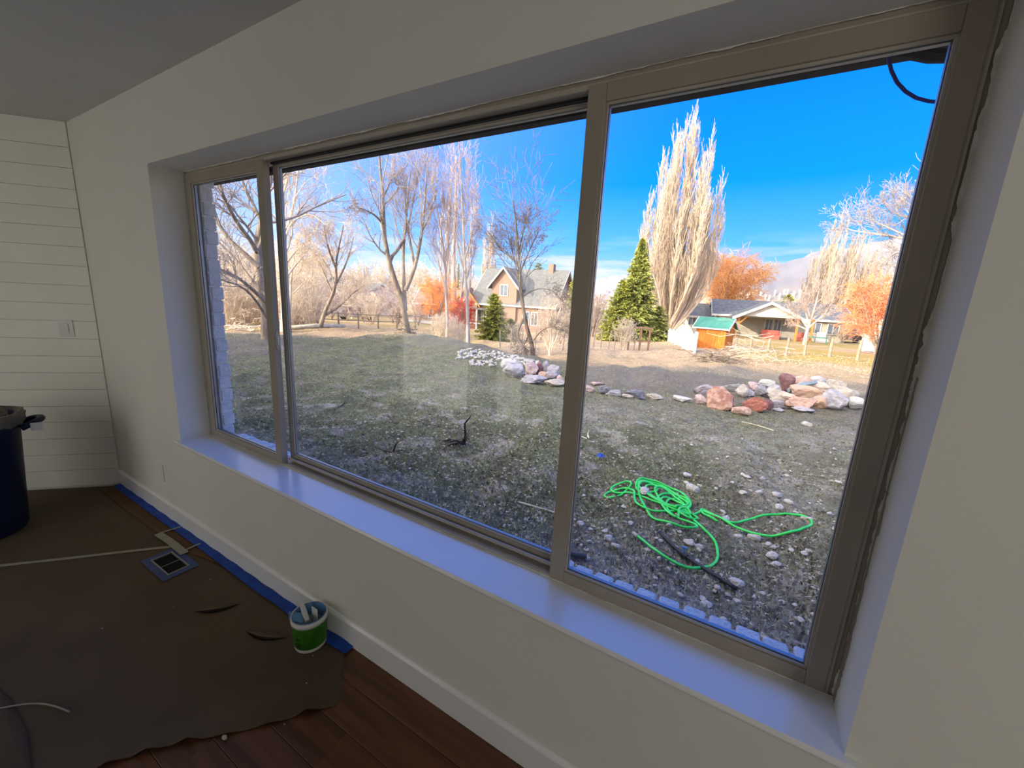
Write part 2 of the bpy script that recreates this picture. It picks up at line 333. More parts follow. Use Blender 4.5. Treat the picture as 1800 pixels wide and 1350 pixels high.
_W = [( _rs.uniform(-1, 1, 2) * f, _rs.uniform(0, 6.28), a) for f, a in ((.5, .03), (.8, .03), (1.6, .018), (2.7, .012), (4.5, .010), (7, .007), (11, .006), (17, .004), (26, .003), (38, .002)) for _ in range(3)]
def G(x, y, noise=True):
    x = np.asarray(x, float); y = np.asarray(y, float)
    r = np.hypot(x, y + 1); a = np.arctan2(x, y + 1)
    ai = np.clip(np.interp(a, AZK, np.arange(len(AZK))), 0, len(AZK) - 1.0001); i = ai.astype(int); t = ai - i; t = t * t * (3 - 2 * t)
    zz = np.stack([np.interp(r, RK, z) for z in ZT]); idx = np.indices(r.shape)
    z = np.take_along_axis(zz, i[None], 0)[0] * (1 - t) + np.take_along_axis(zz, (i + 1)[None], 0)[0] * t
    # earth bank against the neighbour's side near the window
    z = z + .24 * np.exp(-((x - 1.05) / .38) ** 2) * np.clip((4.6 - y) / 2.5, 0, 1) + .05 * np.exp(-((y - .6) / .5) ** 2)
    if noise:
        for k, ph, am in _W: z = z + am * np.sin(k[0] * x * 2 + k[1] * y * 2 + ph) * np.clip(3 - r / 14, .12, 1) * np.clip(r / 3, .4, 1)
    return z
def g1(x, y): return float(G(np.array([x]), np.array([y]))[0])
def hit(px, py, rmin=1.5, rmax=90):
    """where a sight line through the window meets the terrain"""
    d = ray(px, py); h = math.hypot(d[0], d[1]); d = d / h; r = np.linspace(rmin, rmax, 2400)
    P = CAM[:, None] + d[:, None] * r; below = np.nonzero(P[2] < G(P[0], P[1]))[0]
    k = below[0] if len(below) else -1; return P[:, k], r[k]
def at(px, r, py=600):
    d = ray(px, py); h = math.hypot(d[0], d[1]); x, y = CAM[0] + d[0] / h * r, CAM[1] + d[1] / h * r; return np.array([x, y, g1(x, y)])
def depth(P): return float((CM.T @ (np.asarray(P) - CAM))[1])
def pt(px, py, r):
    d = ray(px, py); h = math.hypot(d[0], d[1]); return CAM + d / h * r

# ------------------------------------------------------------------ the room
XL, XR, ZB, ZTOP, D = -2.844, .308, .604, 2.127, .159
CEIL, XC = 2.49, -3.969
XE = 3.6
b = MB()
for a in (((XC - .02, 0, -.02), (XL, .2, CEIL)), ((XR, 0, -.02), (XE, .2, CEIL)), ((XL, 0, -.02), (XR, .2, ZB - .02)), ((XL, 0, ZTOP), (XR, .2, CEIL))): b.box(*a)
tag(b.build('wall_front', M['wall']), kind='structure')
b = MB(); b.box((XC - 4, .2, -.6), (XL + .03, .27, 2.6)).box((XR - .02, .2, -.6), (9, .27, 2.6)).box((XL + .03, .2, -.6), (XR - .02, .27, .52)).box((XL + .03, .2, 2.13), (XR - .02, .27, 2.6))
wx = tag(b.build('wall_exterior', M['brickw']), kind='structure')
# painted bricks: rowlock sill under the glass and the toothed left return
me0 = None
def piece(name, size, loc, m, parent, rot=(0, 0, 0), bevel=.004, cache={}):
    key = (name, size, m.name)
    if key not in cache:
        bb = MB().box((-size[0] / 2, -size[1] / 2, -size[2] / 2), (size[0] / 2, size[1] / 2, size[2] / 2)); me = bpy.data.meshes.new(name)
        import bmesh
        bm = bmesh.new(); vs_ = [bm.verts.new(v) for v in bb.v]
        for f in bb.f: bm.faces.new([vs_[i] for i in f])
        if bevel: bmesh.ops.bevel(bm, geom=bm.edges[:], offset=bevel, segments=1, affect='EDGES')
        bm.to_mesh(me); bm.free(); me.materials.append(m); cache[key] = me
    o = bpy.data.objects.new(name, cache[key]); link(o, parent); o.location = tuple(np.array(loc) - (ORG[parent.name] if parent is not None else 0)); o.rotation_euler = rot; return o
MB().box((XL + .03, .2, ZB), (XL + .066, .258, 2.12)).build('mortar', M['brickw'], wx); MB().box((XL + .03, .2, .5), (XR - .02, .332, .552)).build('mortar', M['brickw'], wx)
x = XL + .06
while x < XR - .03:
    j = rnd.uniform(-.006, .006)
    piece('brick', (.064, .15, .05), (x, .268 + j, .553 + rnd.uniform(-.004, .004)), M['brickw'], wx, (math.radians(-7 + rnd.uniform(-1.5, 1.5)), 0, rnd.uniform(-.03, .03)), .006)
    x += .0765
z = .62; k = 0
while z < 2.12:
    piece('brick', (.09, .066, .0715), (XL + .055 - .09 / 2 + .018, .233 + (.004 if k % 2 else -.002) + rnd.uniform(-.003, .003), z), M['brickw'], wx, (0, 0, rnd.uniform(-.03, .03)), .005)
    z += .078; k += 1
# angled wall of horizontal shiplap boards
LW = 3.70; dl = np.array([-.70711, -.70711]); nl = np.array([.70711, -.70711])   # nl points into the room
def lw(t, n, z): return (XC + dl[0] * t + nl[0] * n, dl[1] * t + nl[1] * n, z)
wl = MB().box((-.05, -.10, -.02), (LW, 0, CEIL), fr=lambda p: lw(p[0], p[1], p[2])).build('wall_left', M['wall']); tag(wl, kind='structure')
zz = .135; n = 0
seams = [.008, .132, .255, .378, .502, .62, .742, .864, .982, 1.105, 1.228, 1.347, 1.47, 1.60, 1.725, 1.848, 1.968, 2.087, 2.215, 2.34, CEIL]
for i in range(len(seams) - 1):
    cut = rnd.uniform(1.2, 3.6)
    for a, c in ((0.0, cut), (cut + .002, LW)):
        MB().box((a, .0, seams[i] + .0012), (c, .011 + rnd.uniform(0, .0015), seams[i + 1] - .0012), fr=lambda p: lw(*p)).build('board', M['board'], wl)
# switch plate on the boards, low plate on the window wall
s = empty('switch_plate', lw(.17, .012, 1.18), 'small white wall plate with a rocker switch on the shiplap wall', 'switch')
MB().box((.13, .0125, 1.12), (.21, .018, 1.235), fr=lambda p: lw(*p)).build('cover_plate', M['white'], s, bevel=.002)
MB().box((.155, .018, 1.145), (.185, .023, 1.21), fr=lambda p: lw(*p)).build('rocker', M['white'], s, bevel=.002)
s = empty('outlet_plate', (-3.19, -.001, .30), 'small white outlet plate low on the window wall near the corner', 'outlet')
MB().box((-3.225, -.006, .25), (-3.155, -.0005, .365)).build('cover_plate', M['wall'], s, bevel=.002)
for zc in (.285, .33): MB().box((-3.207, -.0085, zc - .015), (-3.173, -.006, zc + .015)).build('socket', M['wall'], s, bevel=.002)
# other walls, floor, ceiling
LX = XC + dl[0] * LW
b = MB()
def hole_wall(b, x0, x1, holes, y0, y1):
    x = x0
    for (a, c, z0, z1) in holes:
        b.box((x, y0, -.02), (a, y1, CEIL)); b.box((a, y0, z1), (c, y1, CEIL))
        if z0 > 0: b.box((a, y0, -.02), (c, y1, z0))
        x = c
    b.box((x, y0, -.02), (x1, y1, CEIL))
hole_wall(b, LX - .3, XE, [(-4.23, -2.96, 0, 2.08), (-2.64, -2.18, 0, 2.08), (1.6, 3.2, .9, 2.1)], BACKY - .1, BACKY)  # last hole is unseen, added for the rear fill lamp
tag(b.build('wall_back', M['wall']), kind='structure')
tag(MB().box((XE, BACKY - .1, -.02), (XE + .1, .2, CEIL)).build('wall_right', M['wall']), kind='structure')
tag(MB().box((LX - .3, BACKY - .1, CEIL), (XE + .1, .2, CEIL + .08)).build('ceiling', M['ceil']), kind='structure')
fl = tag(MB().box((LX - .3, BACKY - .1, -.06), (XE + .1, .0, -.014)).build('floor', M['subfloor']), kind='structure')
y = -.066; row = 0
while y > -2.3:
    x = -4.3 - (-y) * .9 - rnd.uniform(0, .9)
    while x < XE - .05:
        ln = 1.22; a, c = max(x, XC - (-y) * 1.0 + .15), min(x + ln, XE)
        if c - a > .3:
            piece('plank', (round(c - a - .002, 2), .1285, .014), ((a + c) / 2, y, -.007), M['plank'], fl, bevel=.0012)
        x += ln
    y -= .13; row += 1
for nm, (a, c, z0, z1) in (('window_3', (-4.23, -2.96, 0, 2.08)), ('window_4', (-2.64, -2.18, 0, 2.08)), ('added_window_2', (1.6, 3.2, .9, 2.1))):  # last frame belongs to the added, unseen opening of the fill lamp
    b = MB(); y0, y1 = BACKY - .09, BACKY - .03
    for q in (((a, y0, z0), (a + .05, y1, z1)), ((c - .05, y0, z0), (c, y1, z1)), ((a + .05, y0, z0), (c - .05, y1, z0 + .06)), ((a + .05, y0, z1 - .05), (c - .05, y1, z1))): b.box(*q)
    tag(b.build(nm, M['trimw']), kind='structure')
# baseboards
b = MB(); b.prism([(-.0005, 0), (-.016, 0), (-.016, .108), (-.009, .119), (-.0005, .122)], 0, XC + .01, XE)
tag(b.build('baseboard_front', M['trimw'], bevel=.0015), kind='structure')
# window stool (sill board) with horns
b = MB(); b.prism([(-.020, ZB - .022), (-.024, ZB - .012), (-.020, ZB), (D + .03, ZB), (D + .03, ZB - .022)], 0, XL - .032, XR + .032)
tag(b.build('trim_1', M['trimw'], bevel=.0015), kind='structure')
tag(MB().box((XL - .02, -.008, ZB - .075), (XR + .02, -.0005, ZB - .0235)).build('trim_2', M['wall'], bevel=.001), kind='structure')

# ------------------------------------------------------------------ the slider window
win = empty('window_1', (XL, D, ZB), kind='structure')
def ring(x0, x1, z0, z1, wl_, wr, wb, wt, y0, y1):
    b = MB(); b.box((x0, y0, z0), (x0 + wl_, y1, z1)).box((x1 - wr, y0, z0), (x1, y1, z1)).box((x0 + wl_, y0, z0), (x1 - wr, y1, z0 + wb)).box((x0 + wl_, y0, z1 - wt), (x1 - wr, y1, z1)); return b
ring(XL, XR, ZB, ZTOP, .030, .030, .014, .026, D, .232).build('window_frame', M['taupe'], win, bevel=.002)
ring(XL + .012, XR - .012, ZB, ZTOP - .012, .012, .012, .012, .014, D - .004, D + .001).build('frame_lip', M['taupe_lt'], win, bevel=.001)
def sash(name, x0, x1, z0, z1, sl_, sr_, sb, st_, y0, y1, lab=None):
    o = ring(x0, x1, z0, z1, sl_, sr_, sb, st_, y0, y1).build(name, M['taupe'], win, bevel=.0025)
    i0, i1, j0, j1 = x0 + sl_, x1 - sr_, z0 + sb, z1 - st_; ym = (y0 + y1) / 2 + .006
    ring(i0 - .001, i1 + .001, j0 - .001, j1 + .001, .007, .007, .007, .007, y0 + .007, y0 + .013).build('glazing_bead', M['taupe_lt'], o)
    ring(i0 - .001, i1 + .001, j0 - .001, j1 + .001, .004, .004, .004, .004, ym - .009, ym - .0065).build('gasket', M['gasket'], o)
    ring(i0 - .001, i1 + .001, j0 - .001, j1 + .001, .009, .009, .010, .009, ym - .006, ym + .006).build('spacer_bar', M['spacer'], o)
    ring(i0 - .001, i1 + .001, j0 - .001, j1 + .001, .005, .005, .005, .006, ym + .0065, ym + .009).build('gasket', M['gasket'], o)
    MB().box((i0 - .003, ym - .001, j0 - .003), (i1 + .003, ym + .001, j1 + .003)).build('pane', M['glass'], o)
    return o
s1 = sash('sash', -2.824, -2.052, ZB + .010, ZTOP - .018, .062, .056, .036, .046, .150, .182)
s2 = sash('sash', -2.062, -.440, ZB + .020, ZTOP - .014, .026, .026, .026, .022, .202, .230)
s3 = sash('sash', -.478, .288, ZB + .006, ZTOP - .018, .052, .042, .042, .046, .150, .182)
MB().box((-2.05, .186, ZTOP - .034), (-.46, .200, ZTOP - .0265)).build('track', M['gasket'], win)
MB().box((-2.05, .183, ZB + .024), (-.46, .190, ZB + .036)).build('track', M['taupe_lt'], win)
h = MB(); h.prism([(.156 + .011 * math.cos(a) + .01, 1.272 + .052 * math.sin(a)) for a in np.linspace(0, 2 * math.pi, 20, endpoint=False)], 0, -2.0525, -2.047); latch = h.build('latch', M['taupe_lt'], s1, bevel=.001)
MB().box((-2.047, .162, 1.25), (-2.041, .170, 1.295)).build('latch_lever', M['white'], s1, bevel=.002)
MB().box((-.482, .156, 1.235), (-.470, .172, 1.315)).build('latch', M['gasket'], s3, bevel=.003)
# ragged white wall paint lapping on the outer frame (right jamb, head and left jamb)
def ragged(x0, x1, z0, z1, n, vertical, yy, name='paint_edge', m=None):
    """thin skim with one torn edge; x0 is the straight side and x1 the torn side"""
    V = []; F = []; wob = .5
    for i in range(n + 1):
        t = i / n; wob = min(1, max(.12, wob + rnd.uniform(-.3, .3) * (1 if rnd.random() < .4 else .15)))
        if vertical: z = z0 + (z1 - z0) * t; V += [(x0, yy, z), (x0 + (x1 - x0) * wob, yy, z), (x0, yy + .0012, z), (x0 + (x1 - x0) * wob, yy + .0012, z)]
        else: x = x0 + (x1 - x0) * t; V += [(x, yy, z0), (x, yy, z0 + (z1 - z0) * wob), (x, yy + .0012, z0), (x, yy + .0012, z0 + (z1 - z0) * wob)]
        if i:
            a = 4 * (i - 1); c = 4 * i; F += [(a, a + 1, c + 1, c), (a + 2, c + 2, c + 3, a + 3), (a + 1, a + 3, c + 3, c + 1)]
    return MB().add(V, F).build(name, m or M['caulk'], win)
ragged(XR, XR - .007, ZB + .01, 1.45, 260, True, D - .0055)
ragged(XR, XR - .009, 1.35, ZTOP, 150, True, D - .0056)
ragged(XL, XL + .005, ZB, ZTOP, 220, True, D - .0055)
ragged(XL, XR, ZTOP, ZTOP - .006, 500, False, D - .0055)
ragged(XL, XR, ZB + .0005, ZB + .006, 500, False, D - .0055)
# bare strip on the right reveal where old taupe paint shows beside the frame
V = []; F = []; n = 160; wob = .6
for i in range(n + 1):
    wob = min(1, max(.35, wob + rnd.uniform(-.22, .22) * (1 if rnd.random() < .35 else .1))); z = ZB + .004 + (1.42 - ZB) * i / n; e1 = D - .004 - .026 * wob; V += [(XR - .0012, D, z), (XR - .0012, e1, z), (XR - .0002, D, z), (XR - .0002, e1, z)]
    if i: a = 4 * (i - 1); c = 4 * i; F += [(a, c, c + 1, a + 1), (a + 1, c + 1, c + 3, a + 3)]
MB().add(V, F).build('bare_paint', M['taupe'], win)

# ------------------------------------------------------------------ house roof and eave above the window
b = MB(); X0, X1 = -19.5, 7.5; RZ, RY = 5.35, -4.0
b.prism([(.30, 2.60), (.93, 2.52), (.93, 2.56), (RY, RZ), (-9.3, 2.56), (-9.3, 2.5)], 0, X0, X1)
tag(b.build('roof', M['shingle']), kind='structure')
b = MB(); b.box((X0, .88, 2.36), (X1, .93, 2.54)); b.box((X0, .27, 2.385), (X1, .88, 2.40)); tag(b.build('trim_3', M['soffit']), kind='structure')
b = MB(); b.box((X0 + .6, -9.0, -1), (X1 - .3, -8.9, 2.56)).box((X0 + .6, -8.9, -1), (X0 + .7, .2, 2.56)).box((X1 - .4, -8.9, -1), (X1 - .3, .2, 2.56)).box((X0 + .7, .1, -1), (XC - 4, .2, 2.56))
b.prism([(-8.9, 2.5), (.2, 2.5), (RY, RZ - .1)], 0, X0 + .62, X0 + .7); b.prism([(-8.9, 2.5), (.2, 2.5), (RY, RZ - .1)], 0, X1 - .4, X1 - .32)
tag(b.build('wall_outer', M['brickw']), kind='structure')
tag(MB().box((X0 + .7, -8.9, -.3), (X1 - .4, BACKY - .1, -.06)).box((X0 + .7, BACKY - .1, -.3), (LX - .3, .1, -.06)).box((XE + .1, BACKY - .1, -.3), (X1 - .4, .1, -.06)).build('floor_light_stop', M['subfloor']), kind='structure')  # unseen floor added to stop sky light leaking into the room
# blue cable that droops from the eave at the right end of the window
pts = [onplane(px, py, y=.55) for px, py in ((1560, 84), (1562, 105), (1567, 125), (1577, 145), (1592, 161), (1610, 172), (1632, 178), (1655, 180), (1690, 176), (1740, 150))]
pts[0] = pts[0] + np.array([0, 0, .06]); pts[-1] = np.array([pts[-1][0] + .15, .30, pts[-1][2]])
tag(MB().tube(pts, .0045, 8).build('hanging_cable', M['cable'], smooth=True, org=pts[0]), 'thin blue cable drooping from the dark eave outside the window', 'cable')
p0 = onplane(1600, 92, y=.80); p1 = onplane(1678, 98, y=.80)
tag(MB().tube([p0 + np.array([-.1, 0, .03]), p0, (p0 + p1) / 2 + np.array([0, 0, -.006]), p1, p1 + np.array([.5, 0, .0])], .018, 6).build('eave_bracket', M['soffit'], org=p0), 'dark crooked strip hanging under the eave at upper right', 'bracket')

# ------------------------------------------------------------------ terrain
def terrain():
    az = np.radians(np.concatenate([np.linspace(-89, -68, 24, endpoint=False), np.linspace(-68, 26, 400), np.linspace(27, 75, 30)]))
    r = np.concatenate([np.linspace(1.25, 6, 190, endpoint=False), np.geomspace(6, 30, 210, endpoint=False), np.geomspace(30, 9000, 120)])
    A, Rr = np.meshgrid(az, r, indexing='ij'); X = Rr * np.sin(A); Y = Rr * np.cos(A) - 1; Yc = np.maximum(Y, .27); Z = G(X, Yc)
    rs = np.random.RandomState(5); Z = Z + rs.normal(0, 1, Z.shape) * np.clip(.010 * (1.6 - Rr / 9), .0, .012)
    na, nr = A.shape; idx = np.arange(na * nr).reshape(na, nr)
    Q = np.stack([idx[:-1, :-1], idx[1:, :-1], idx[1:, 1:], idx[:-1, 1:]], -1).reshape(-1, 4)
    keep = (Y.ravel()[Q] > .27).any(1); Q = Q[keep][:, ::-1]
    me = np_mesh('ground', np.stack([X, Yc, Z], -1).reshape(-1, 3), [Q], True)
    def ss(v, a, b): t = np.clip((v - a) / (b - a), 0, 1); return t * t * (3 - 2 * t)
    nf = 0
    for k, ph, am in _W[:12]: nf = nf + am * 22 * np.sin(k[0] * X * 1.1 + k[1] * Yc * 1.1 + ph)
    grass = ss(Rr + nf * 1.1, 3.6, 6.2) * (1 - ss(Rr + nf * .4, 9.0, 9.9) * ss(A, math.radians(-24), math.radians(-17)))
    grass = np.clip(grass * (.72 + .5 * nf) + .05, 0, 1)
    r0 = np.interp(A, np.radians([-90, -46, -40, -35, -28, -20, 0, 20]), [17.5, 17.0, 16.3, 15.0, 12.8, 11.5, 12.7, 14.2])
    mead = ss(Rr + nf * .3, r0 - .1, r0 + .7)
    az_d = np.degrees(A)
    gold = ss(Rr, 17, 21) * np.clip(ss(az_d, -6, 2) + ss(-az_d, 30, 36) * .75, 0, 1) * (.78 + .3 * nf)
    gold = np.clip(gold, 0, 1)
    ca = me.color_attributes.new('zone', 'FLOAT_COLOR', 'POINT'); c = np.ones((na * nr, 4), np.float32); c[:, 0] = grass.ravel(); c[:, 1] = mead.ravel(); c[:, 2] = gold.ravel()
    c[:, 3] = (ss(Rr, 5.5, 9.5)).ravel(); ca.data.foreach_set('color', c.ravel()); return me
gr = add_mesh('ground', terrain(), M['ground']); tag(gr, kind='structure')

def mountain(name, azs, elev, dist, m, rough, z0=-20, nr=26):
    rs = np.random.RandomState(11); az = np.radians(np.linspace(azs[0], azs[-1], 220)); H = np.interp(az, np.radians(azs), elev) * dist
    t = np.linspace(0, 1, nr); A, T = np.meshgrid(az, t, indexing='ij'); R_ = dist * (.72 + .5 * T); prof = np.sin(np.clip(T / .56, 0, 1) * math.pi / 2) ** 1.1 * (1 - np.clip((T - .56) / .5, 0, 1) * .6)
    Z = z0 + (H[:, None] - z0) * prof; nz_ = sum(math.pow(.6, k) * np.sin(A * (60 * 1.9 ** k) + T * (5 * 1.7 ** k) + rs.uniform(0, 6)) for k in range(5)); Z = Z + nz_ * rough * prof * (1 - .6 * (np.abs(T - .56) < .02))
    X = R_ * np.sin(A); Y = R_ * np.cos(A) - 1; idx = np.arange(A.size).reshape(A.shape); Q = np.stack([idx[:-1, :-1], idx[:-1, 1:], idx[1:, 1:], idx[1:, :-1]], -1).reshape(-1, 4)
    return tag(add_mesh(name, np_mesh(name, np.stack([X, Y, Z], -1).reshape(-1, 3), [Q[:, ::-1]], True), m), kind='structure')
mountain('hills', [-14, -10, -7, -5, -2.5, 0, 3, 5.4, 7.8, 10.4, 12, 16, 22, 30, 40, 60], [.0, .05, .078, .088, .080, .086, .104, .118, .126, .133, .140, .16, .20, .22, .2, .15], 3200, M['mountain'], 9)
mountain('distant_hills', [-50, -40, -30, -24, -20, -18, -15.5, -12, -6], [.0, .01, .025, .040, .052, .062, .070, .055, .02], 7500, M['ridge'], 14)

# ------------------------------------------------------------------ plants
def rot_basis(T):
    ref = np.where(np.abs(T[:, 2:3]) > .9, np.array([1., 0, 0]), np.array([0., 0, 1])); A = np.cross(T, ref); A /= np.linalg.norm(A, axis=1, keepdims=True) + 1e-9; return A, np.cross(T, A)
def sub(rs, P, R, k, t0, t1, ang, ratio, rr, up=0., wob=.12, n=4, shape=None, jit=.35, tip=.35, minr=0.0, droop=0.):
    """grow k children from each polyline"""
    Nn, n0, _ = P.shape; T = t0 + (t1 - t0) * (np.arange(k)[None] + rs.uniform(0, 1, (Nn, k))) / k; s = T * (n0 - 1.0001); i = s.astype(int); f = (s - i)[..., None]; ar = np.arange(Nn)[:, None]
    S = P[ar, i] * (1 - f) + P[ar, i + 1] * f; Tn = P[ar, i + 1] - P[ar, i]; Tn = Tn / (np.linalg.norm(Tn, axis=2, keepdims=True) + 1e-9); Rs = R[ar, i] * (1 - f[..., 0]) + R[ar, i + 1] * f[..., 0]
    Ln = np.linalg.norm(np.diff(P, axis=1), axis=2).sum(1)[:, None] * ratio * rs.uniform(1 - jit, 1 + jit, T.shape)
    if shape is not None: Ln = Ln * shape(T)
    S = S.reshape(-1, 3); Tn = Tn.reshape(-1, 3); Ln = Ln.ravel(); Rs = Rs.ravel(); A, B = rot_basis(Tn); ph = (np.arange(k)[None] * 2.4 + rs.uniform(0, 6.28, (Nn, 1)) + rs.uniform(-.5, .5, (Nn, k))).ravel()[:, None]
    th = np.radians(rs.normal(ang, ang * .18, len(S)))[:, None]; d = Tn * np.cos(th) + (A * np.cos(ph) + B * np.sin(ph)) * np.sin(th)
    pts = [S]; st = (Ln / (n - 1))[:, None]
    for j in range(1, n):
        d = d + np.array([0, 0, up - droop * j]) + rs.normal(0, wob, d.shape); d /= np.linalg.norm(d, axis=1, keepdims=True); pts.append(pts[-1] + d * st)
    Q = np.stack(pts, 1); r0 = np.maximum(Rs * rr, minr)[:, None]; RR = r0 * np.linspace(1, tip, n)[None]
    return Q, RR
def resamp(P, n):
    P = np.array(P, float); d = np.r_[0, np.cumsum(np.linalg.norm(np.diff(P, axis=0), axis=1))]; t = np.linspace(0, d[-1], n); return np.stack([np.interp(t, d, P[:, i]) for i in range(3)], 1)
def cat_tubes(items):
    V = []; F4 = []; FC = []; o = 0
    for P, R, s in items:
        v, (q, c) = tubes(P, R, s); V.append(v); F4.append(q + o)
        o += len(v)
    return np.concatenate(V), [np.concatenate(F4)]
def tree_obj(name, base, trunk, limbs, twigs, mt, mb, label, cat='tree', group=None, extra=None, smooth=True):
    t = empty(name, tuple(base), label, cat, group); ORG[t.name] = np.array(base, float)
    def mk(nm, items, m, stuff=False):
        if not items: return
        V, F = cat_tubes(items); o = add_mesh(nm, np_mesh(nm, V - np.array(base), F, smooth), m, t)
        if stuff: o['kind'] = 'stuff'
    mk('trunk', trunk, mt); mk('branches', limbs, mt if mb is None else mb, True); mk('twigs', twigs, mb or mt, True)
    return t
def seam(P, n=9): return resamp(P, n)[None]
def smooth_line(P, n, it=2):
    P = np.array(P, float)
    for _ in range(it):
        Q = [P[0]]
        for a, c in zip(P[:-1], P[1:]): Q += [a * .75 + c * .25, a * .25 + c * .75]
        Q.append(P[-1]); P = np.array(Q)
    return resamp(P, n)
def px_line(base, r, pts, dr=None, n=9):
    """limb given by sight directions at distance r, with some depth variation"""
    out = []
    for i, (px, py) in enumerate(pts):
        out.append(pt(px, py, r + (dr[i] if dr else 0)))
    return smooth_line(out, n)
def bare_tree(name, px, r, limbs, r0, label, seed, mt, mb, spec, group=None, tw=.006):
    """limbs: list of (sight points, start radius factor, depth drift)"""
    rs = np.random.RandomState(seed); base = at(px, r); tr = []; Ps = []; Rs = []
    for k, (pts, rf, drift) in enumerate(limbs):
        dr = [drift * i / (len(pts) - 1) for i in range(len(pts))]; P = px_line(base, r, pts, dr, 10)
        if k == 0: P[0] = base + np.array([0, 0, -.1])
        R = r0 * rf * np.linspace(1, .22, 10); 
        if k == 0: R[0] *= 1.25
        Ps.append(P); Rs.append(R)
    P0 = np.stack(Ps); R0 = np.stack(Rs); trunk = [(P0, R0, 7)]
    L1 = sub(rs, P0, R0, *spec[0][0], **spec[0][1]); L2 = sub(rs, *L1, *spec[1][0], **spec[1][1]); L3 = sub(rs, *L2, *spec[2][0], **spec[2][1])
    return tree_obj(name, base, trunk, [(*L1, 4), (*L2, 3)], [(L3[0], np.maximum(L3[1], tw), 3)], mt, mb, label, group=group)
SP = [((10, .35, 1, 38, .34, .5), dict(up=.10, wob=.16, n=6)), ((7, .2, 1, 36, .45, .6), dict(up=.06, wob=.14, n=5)), ((5, .15, 1, 34, .5, .6), dict(up=.04, wob=.12, n=4))]
# big spreading tree seen through the left sash, its limbs sweep left and up
bare_tree('bare_tree', 472, 15, [([(472, 588), (468, 540), (458, 490), (450, 440), (458, 400), (470, 350), (478, 290), (486, 220)], 1, 1),
    ([(450, 440), (436, 415), (418, 395), (404, 368), (392, 345), (385, 322), (390, 290), (398, 250)], .42, -1.5), ([(455, 470), (430, 445), (405, 425), (385, 395), (368, 365), (352, 335), (340, 300)], .45, 1),
    ([(466, 530), (440, 505), (415, 485), (385, 472), (355, 462), (330, 452)], .36, -1), ([(468, 520), (440, 490), (415, 455), (385, 425), (350, 400)], .3, 2), ([(452, 445), (466, 410), (452, 370), (430, 335), (424, 300), (410, 260)], .4, 1.5), ([(470, 560), (445, 520), (420, 500), (385, 492), (350, 470)], .26, -2)],
    .17, 'large grey spreading leafless tree filling the view through the narrow left sash', 21, M['bark'], M['twig_g'], SP)
bare_tree('bare_tree', 500, 19, [([(500, 588), (499, 530), (497, 470), (496, 410), (499, 350), (497, 290), (500, 200)], 1, 0), ([(499, 440), (505, 400), (525, 380), (545, 376), (560, 384), (572, 396)], .4, -1),
    ([(498, 420), (512, 380), (520, 340), (524, 300), (530, 240)], .5, 1), ([(497, 500), (515, 470), (535, 450), (548, 425)], .4, 1), ([(498, 400), (492, 360), (508, 310), (512, 250)], .5, -1), ([(499, 470), (520, 440), (533, 430), (545, 410)], .3, 1), ([(508, 590), (510, 540), (512, 480), (522, 420)], .5, 1)],
    .12, 'pale leafless tree with many upright stems just right of the narrow sash', 22, M['twig'], M['twig'], SP)
bare_tree('bare_tree', 562, 20, [([(562, 566), (580, 530), (592, 500), (590, 460), (598, 425), (604, 395)], 1, 0), ([(590, 500), (606, 470), (616, 440), (622, 415)], .6, 1), ([(590, 470), (578, 440), (572, 415), (570, 395)], .6, -1), ([(568, 556), (596, 540), (620, 515), (640, 502)], .7, 0), ([(586, 520), (570, 480), (556, 450)], .5, 1)],
    .09, 'small leaning leafless tree with rounded pale crown behind the fallen log', 23, M['bark'], M['twig'], SP)
bare_tree('bare_tree', 716, 17.6, [([(717, 592), (712, 565), (708, 530), (694, 495), (684, 462), (676, 425), (674, 385), (674, 340), (668, 300), (666, 262)], 1, 0), ([(674, 395), (660, 378), (640, 368), (622, 362)], .32, -1), ([(684, 455), (700, 440), (711, 420), (715, 390), (712, 350), (716, 310)], .45, 1),
    ([(712, 545), (710, 500), (708, 450), (711, 410), (716, 360), (722, 300)], .62, 1), ([(713, 510), (730, 470), (738, 430), (744, 390), (748, 340), (750, 300)], .62, -1), ([(728, 465), (720, 420), (716, 400), (728, 350), (734, 300)], .4, 1.5), ([(674, 345), (686, 320), (695, 300)], .3, 1), ([(740, 410), (756, 380), (762, 345)], .3, 0)],
    .145, 'tall forked leafless tree with dark split base at the lawn edge', 24, M['bark'], M['twig_g'], SP)
VS = [((16, .22, 1, 24, .30, .45), dict(up=.16, wob=.09, n=6, shape=lambda t: 1.15 - .6 * t)), ((6, .2, 1, 26, .42, .6), dict(up=.10, wob=.09, n=5)), ((4, .15, 1, 26, .5, .6), dict(up=.06, wob=.09, n=4))]
bare_tree('bare_tree', 823, 17, [([(824, 596), (822, 560), (820, 510), (817, 460), (814, 400), (812, 340), (809, 290), (806, 236)], 1, 0), ([(818, 480), (806, 440), (800, 400), (792, 350), (786, 300)], .4, 1), ([(817, 455), (830, 415), (836, 380), (838, 345)], .4, -1), ([(816, 430), (812, 390), (822, 340), (826, 290)], .4, 1), ([(818, 500), (828, 465), (836, 430), (842, 400)], .35, 1)],
    .075, 'slender straight leafless tree with narrow vase crown left of the brick house', 25, M['twig_g'], M['twig_pink'], VS)
bare_tree('bare_tree', 786, 18.5, [([(787, 596), (786, 550), (783, 500), (781, 450), (774, 400), (765, 350), (758, 300)], 1, 0), ([(786, 520), (776, 480), (764, 440), (756, 390)], .5, 1), ([(784, 480), (790, 430), (786, 380), (778, 330)], .5, -1)],
    .07, 'pinkish leafless tree with red shrubby base between the forked and slender trees', 26, M['twig_pink'], M['twig_pink'], VS)
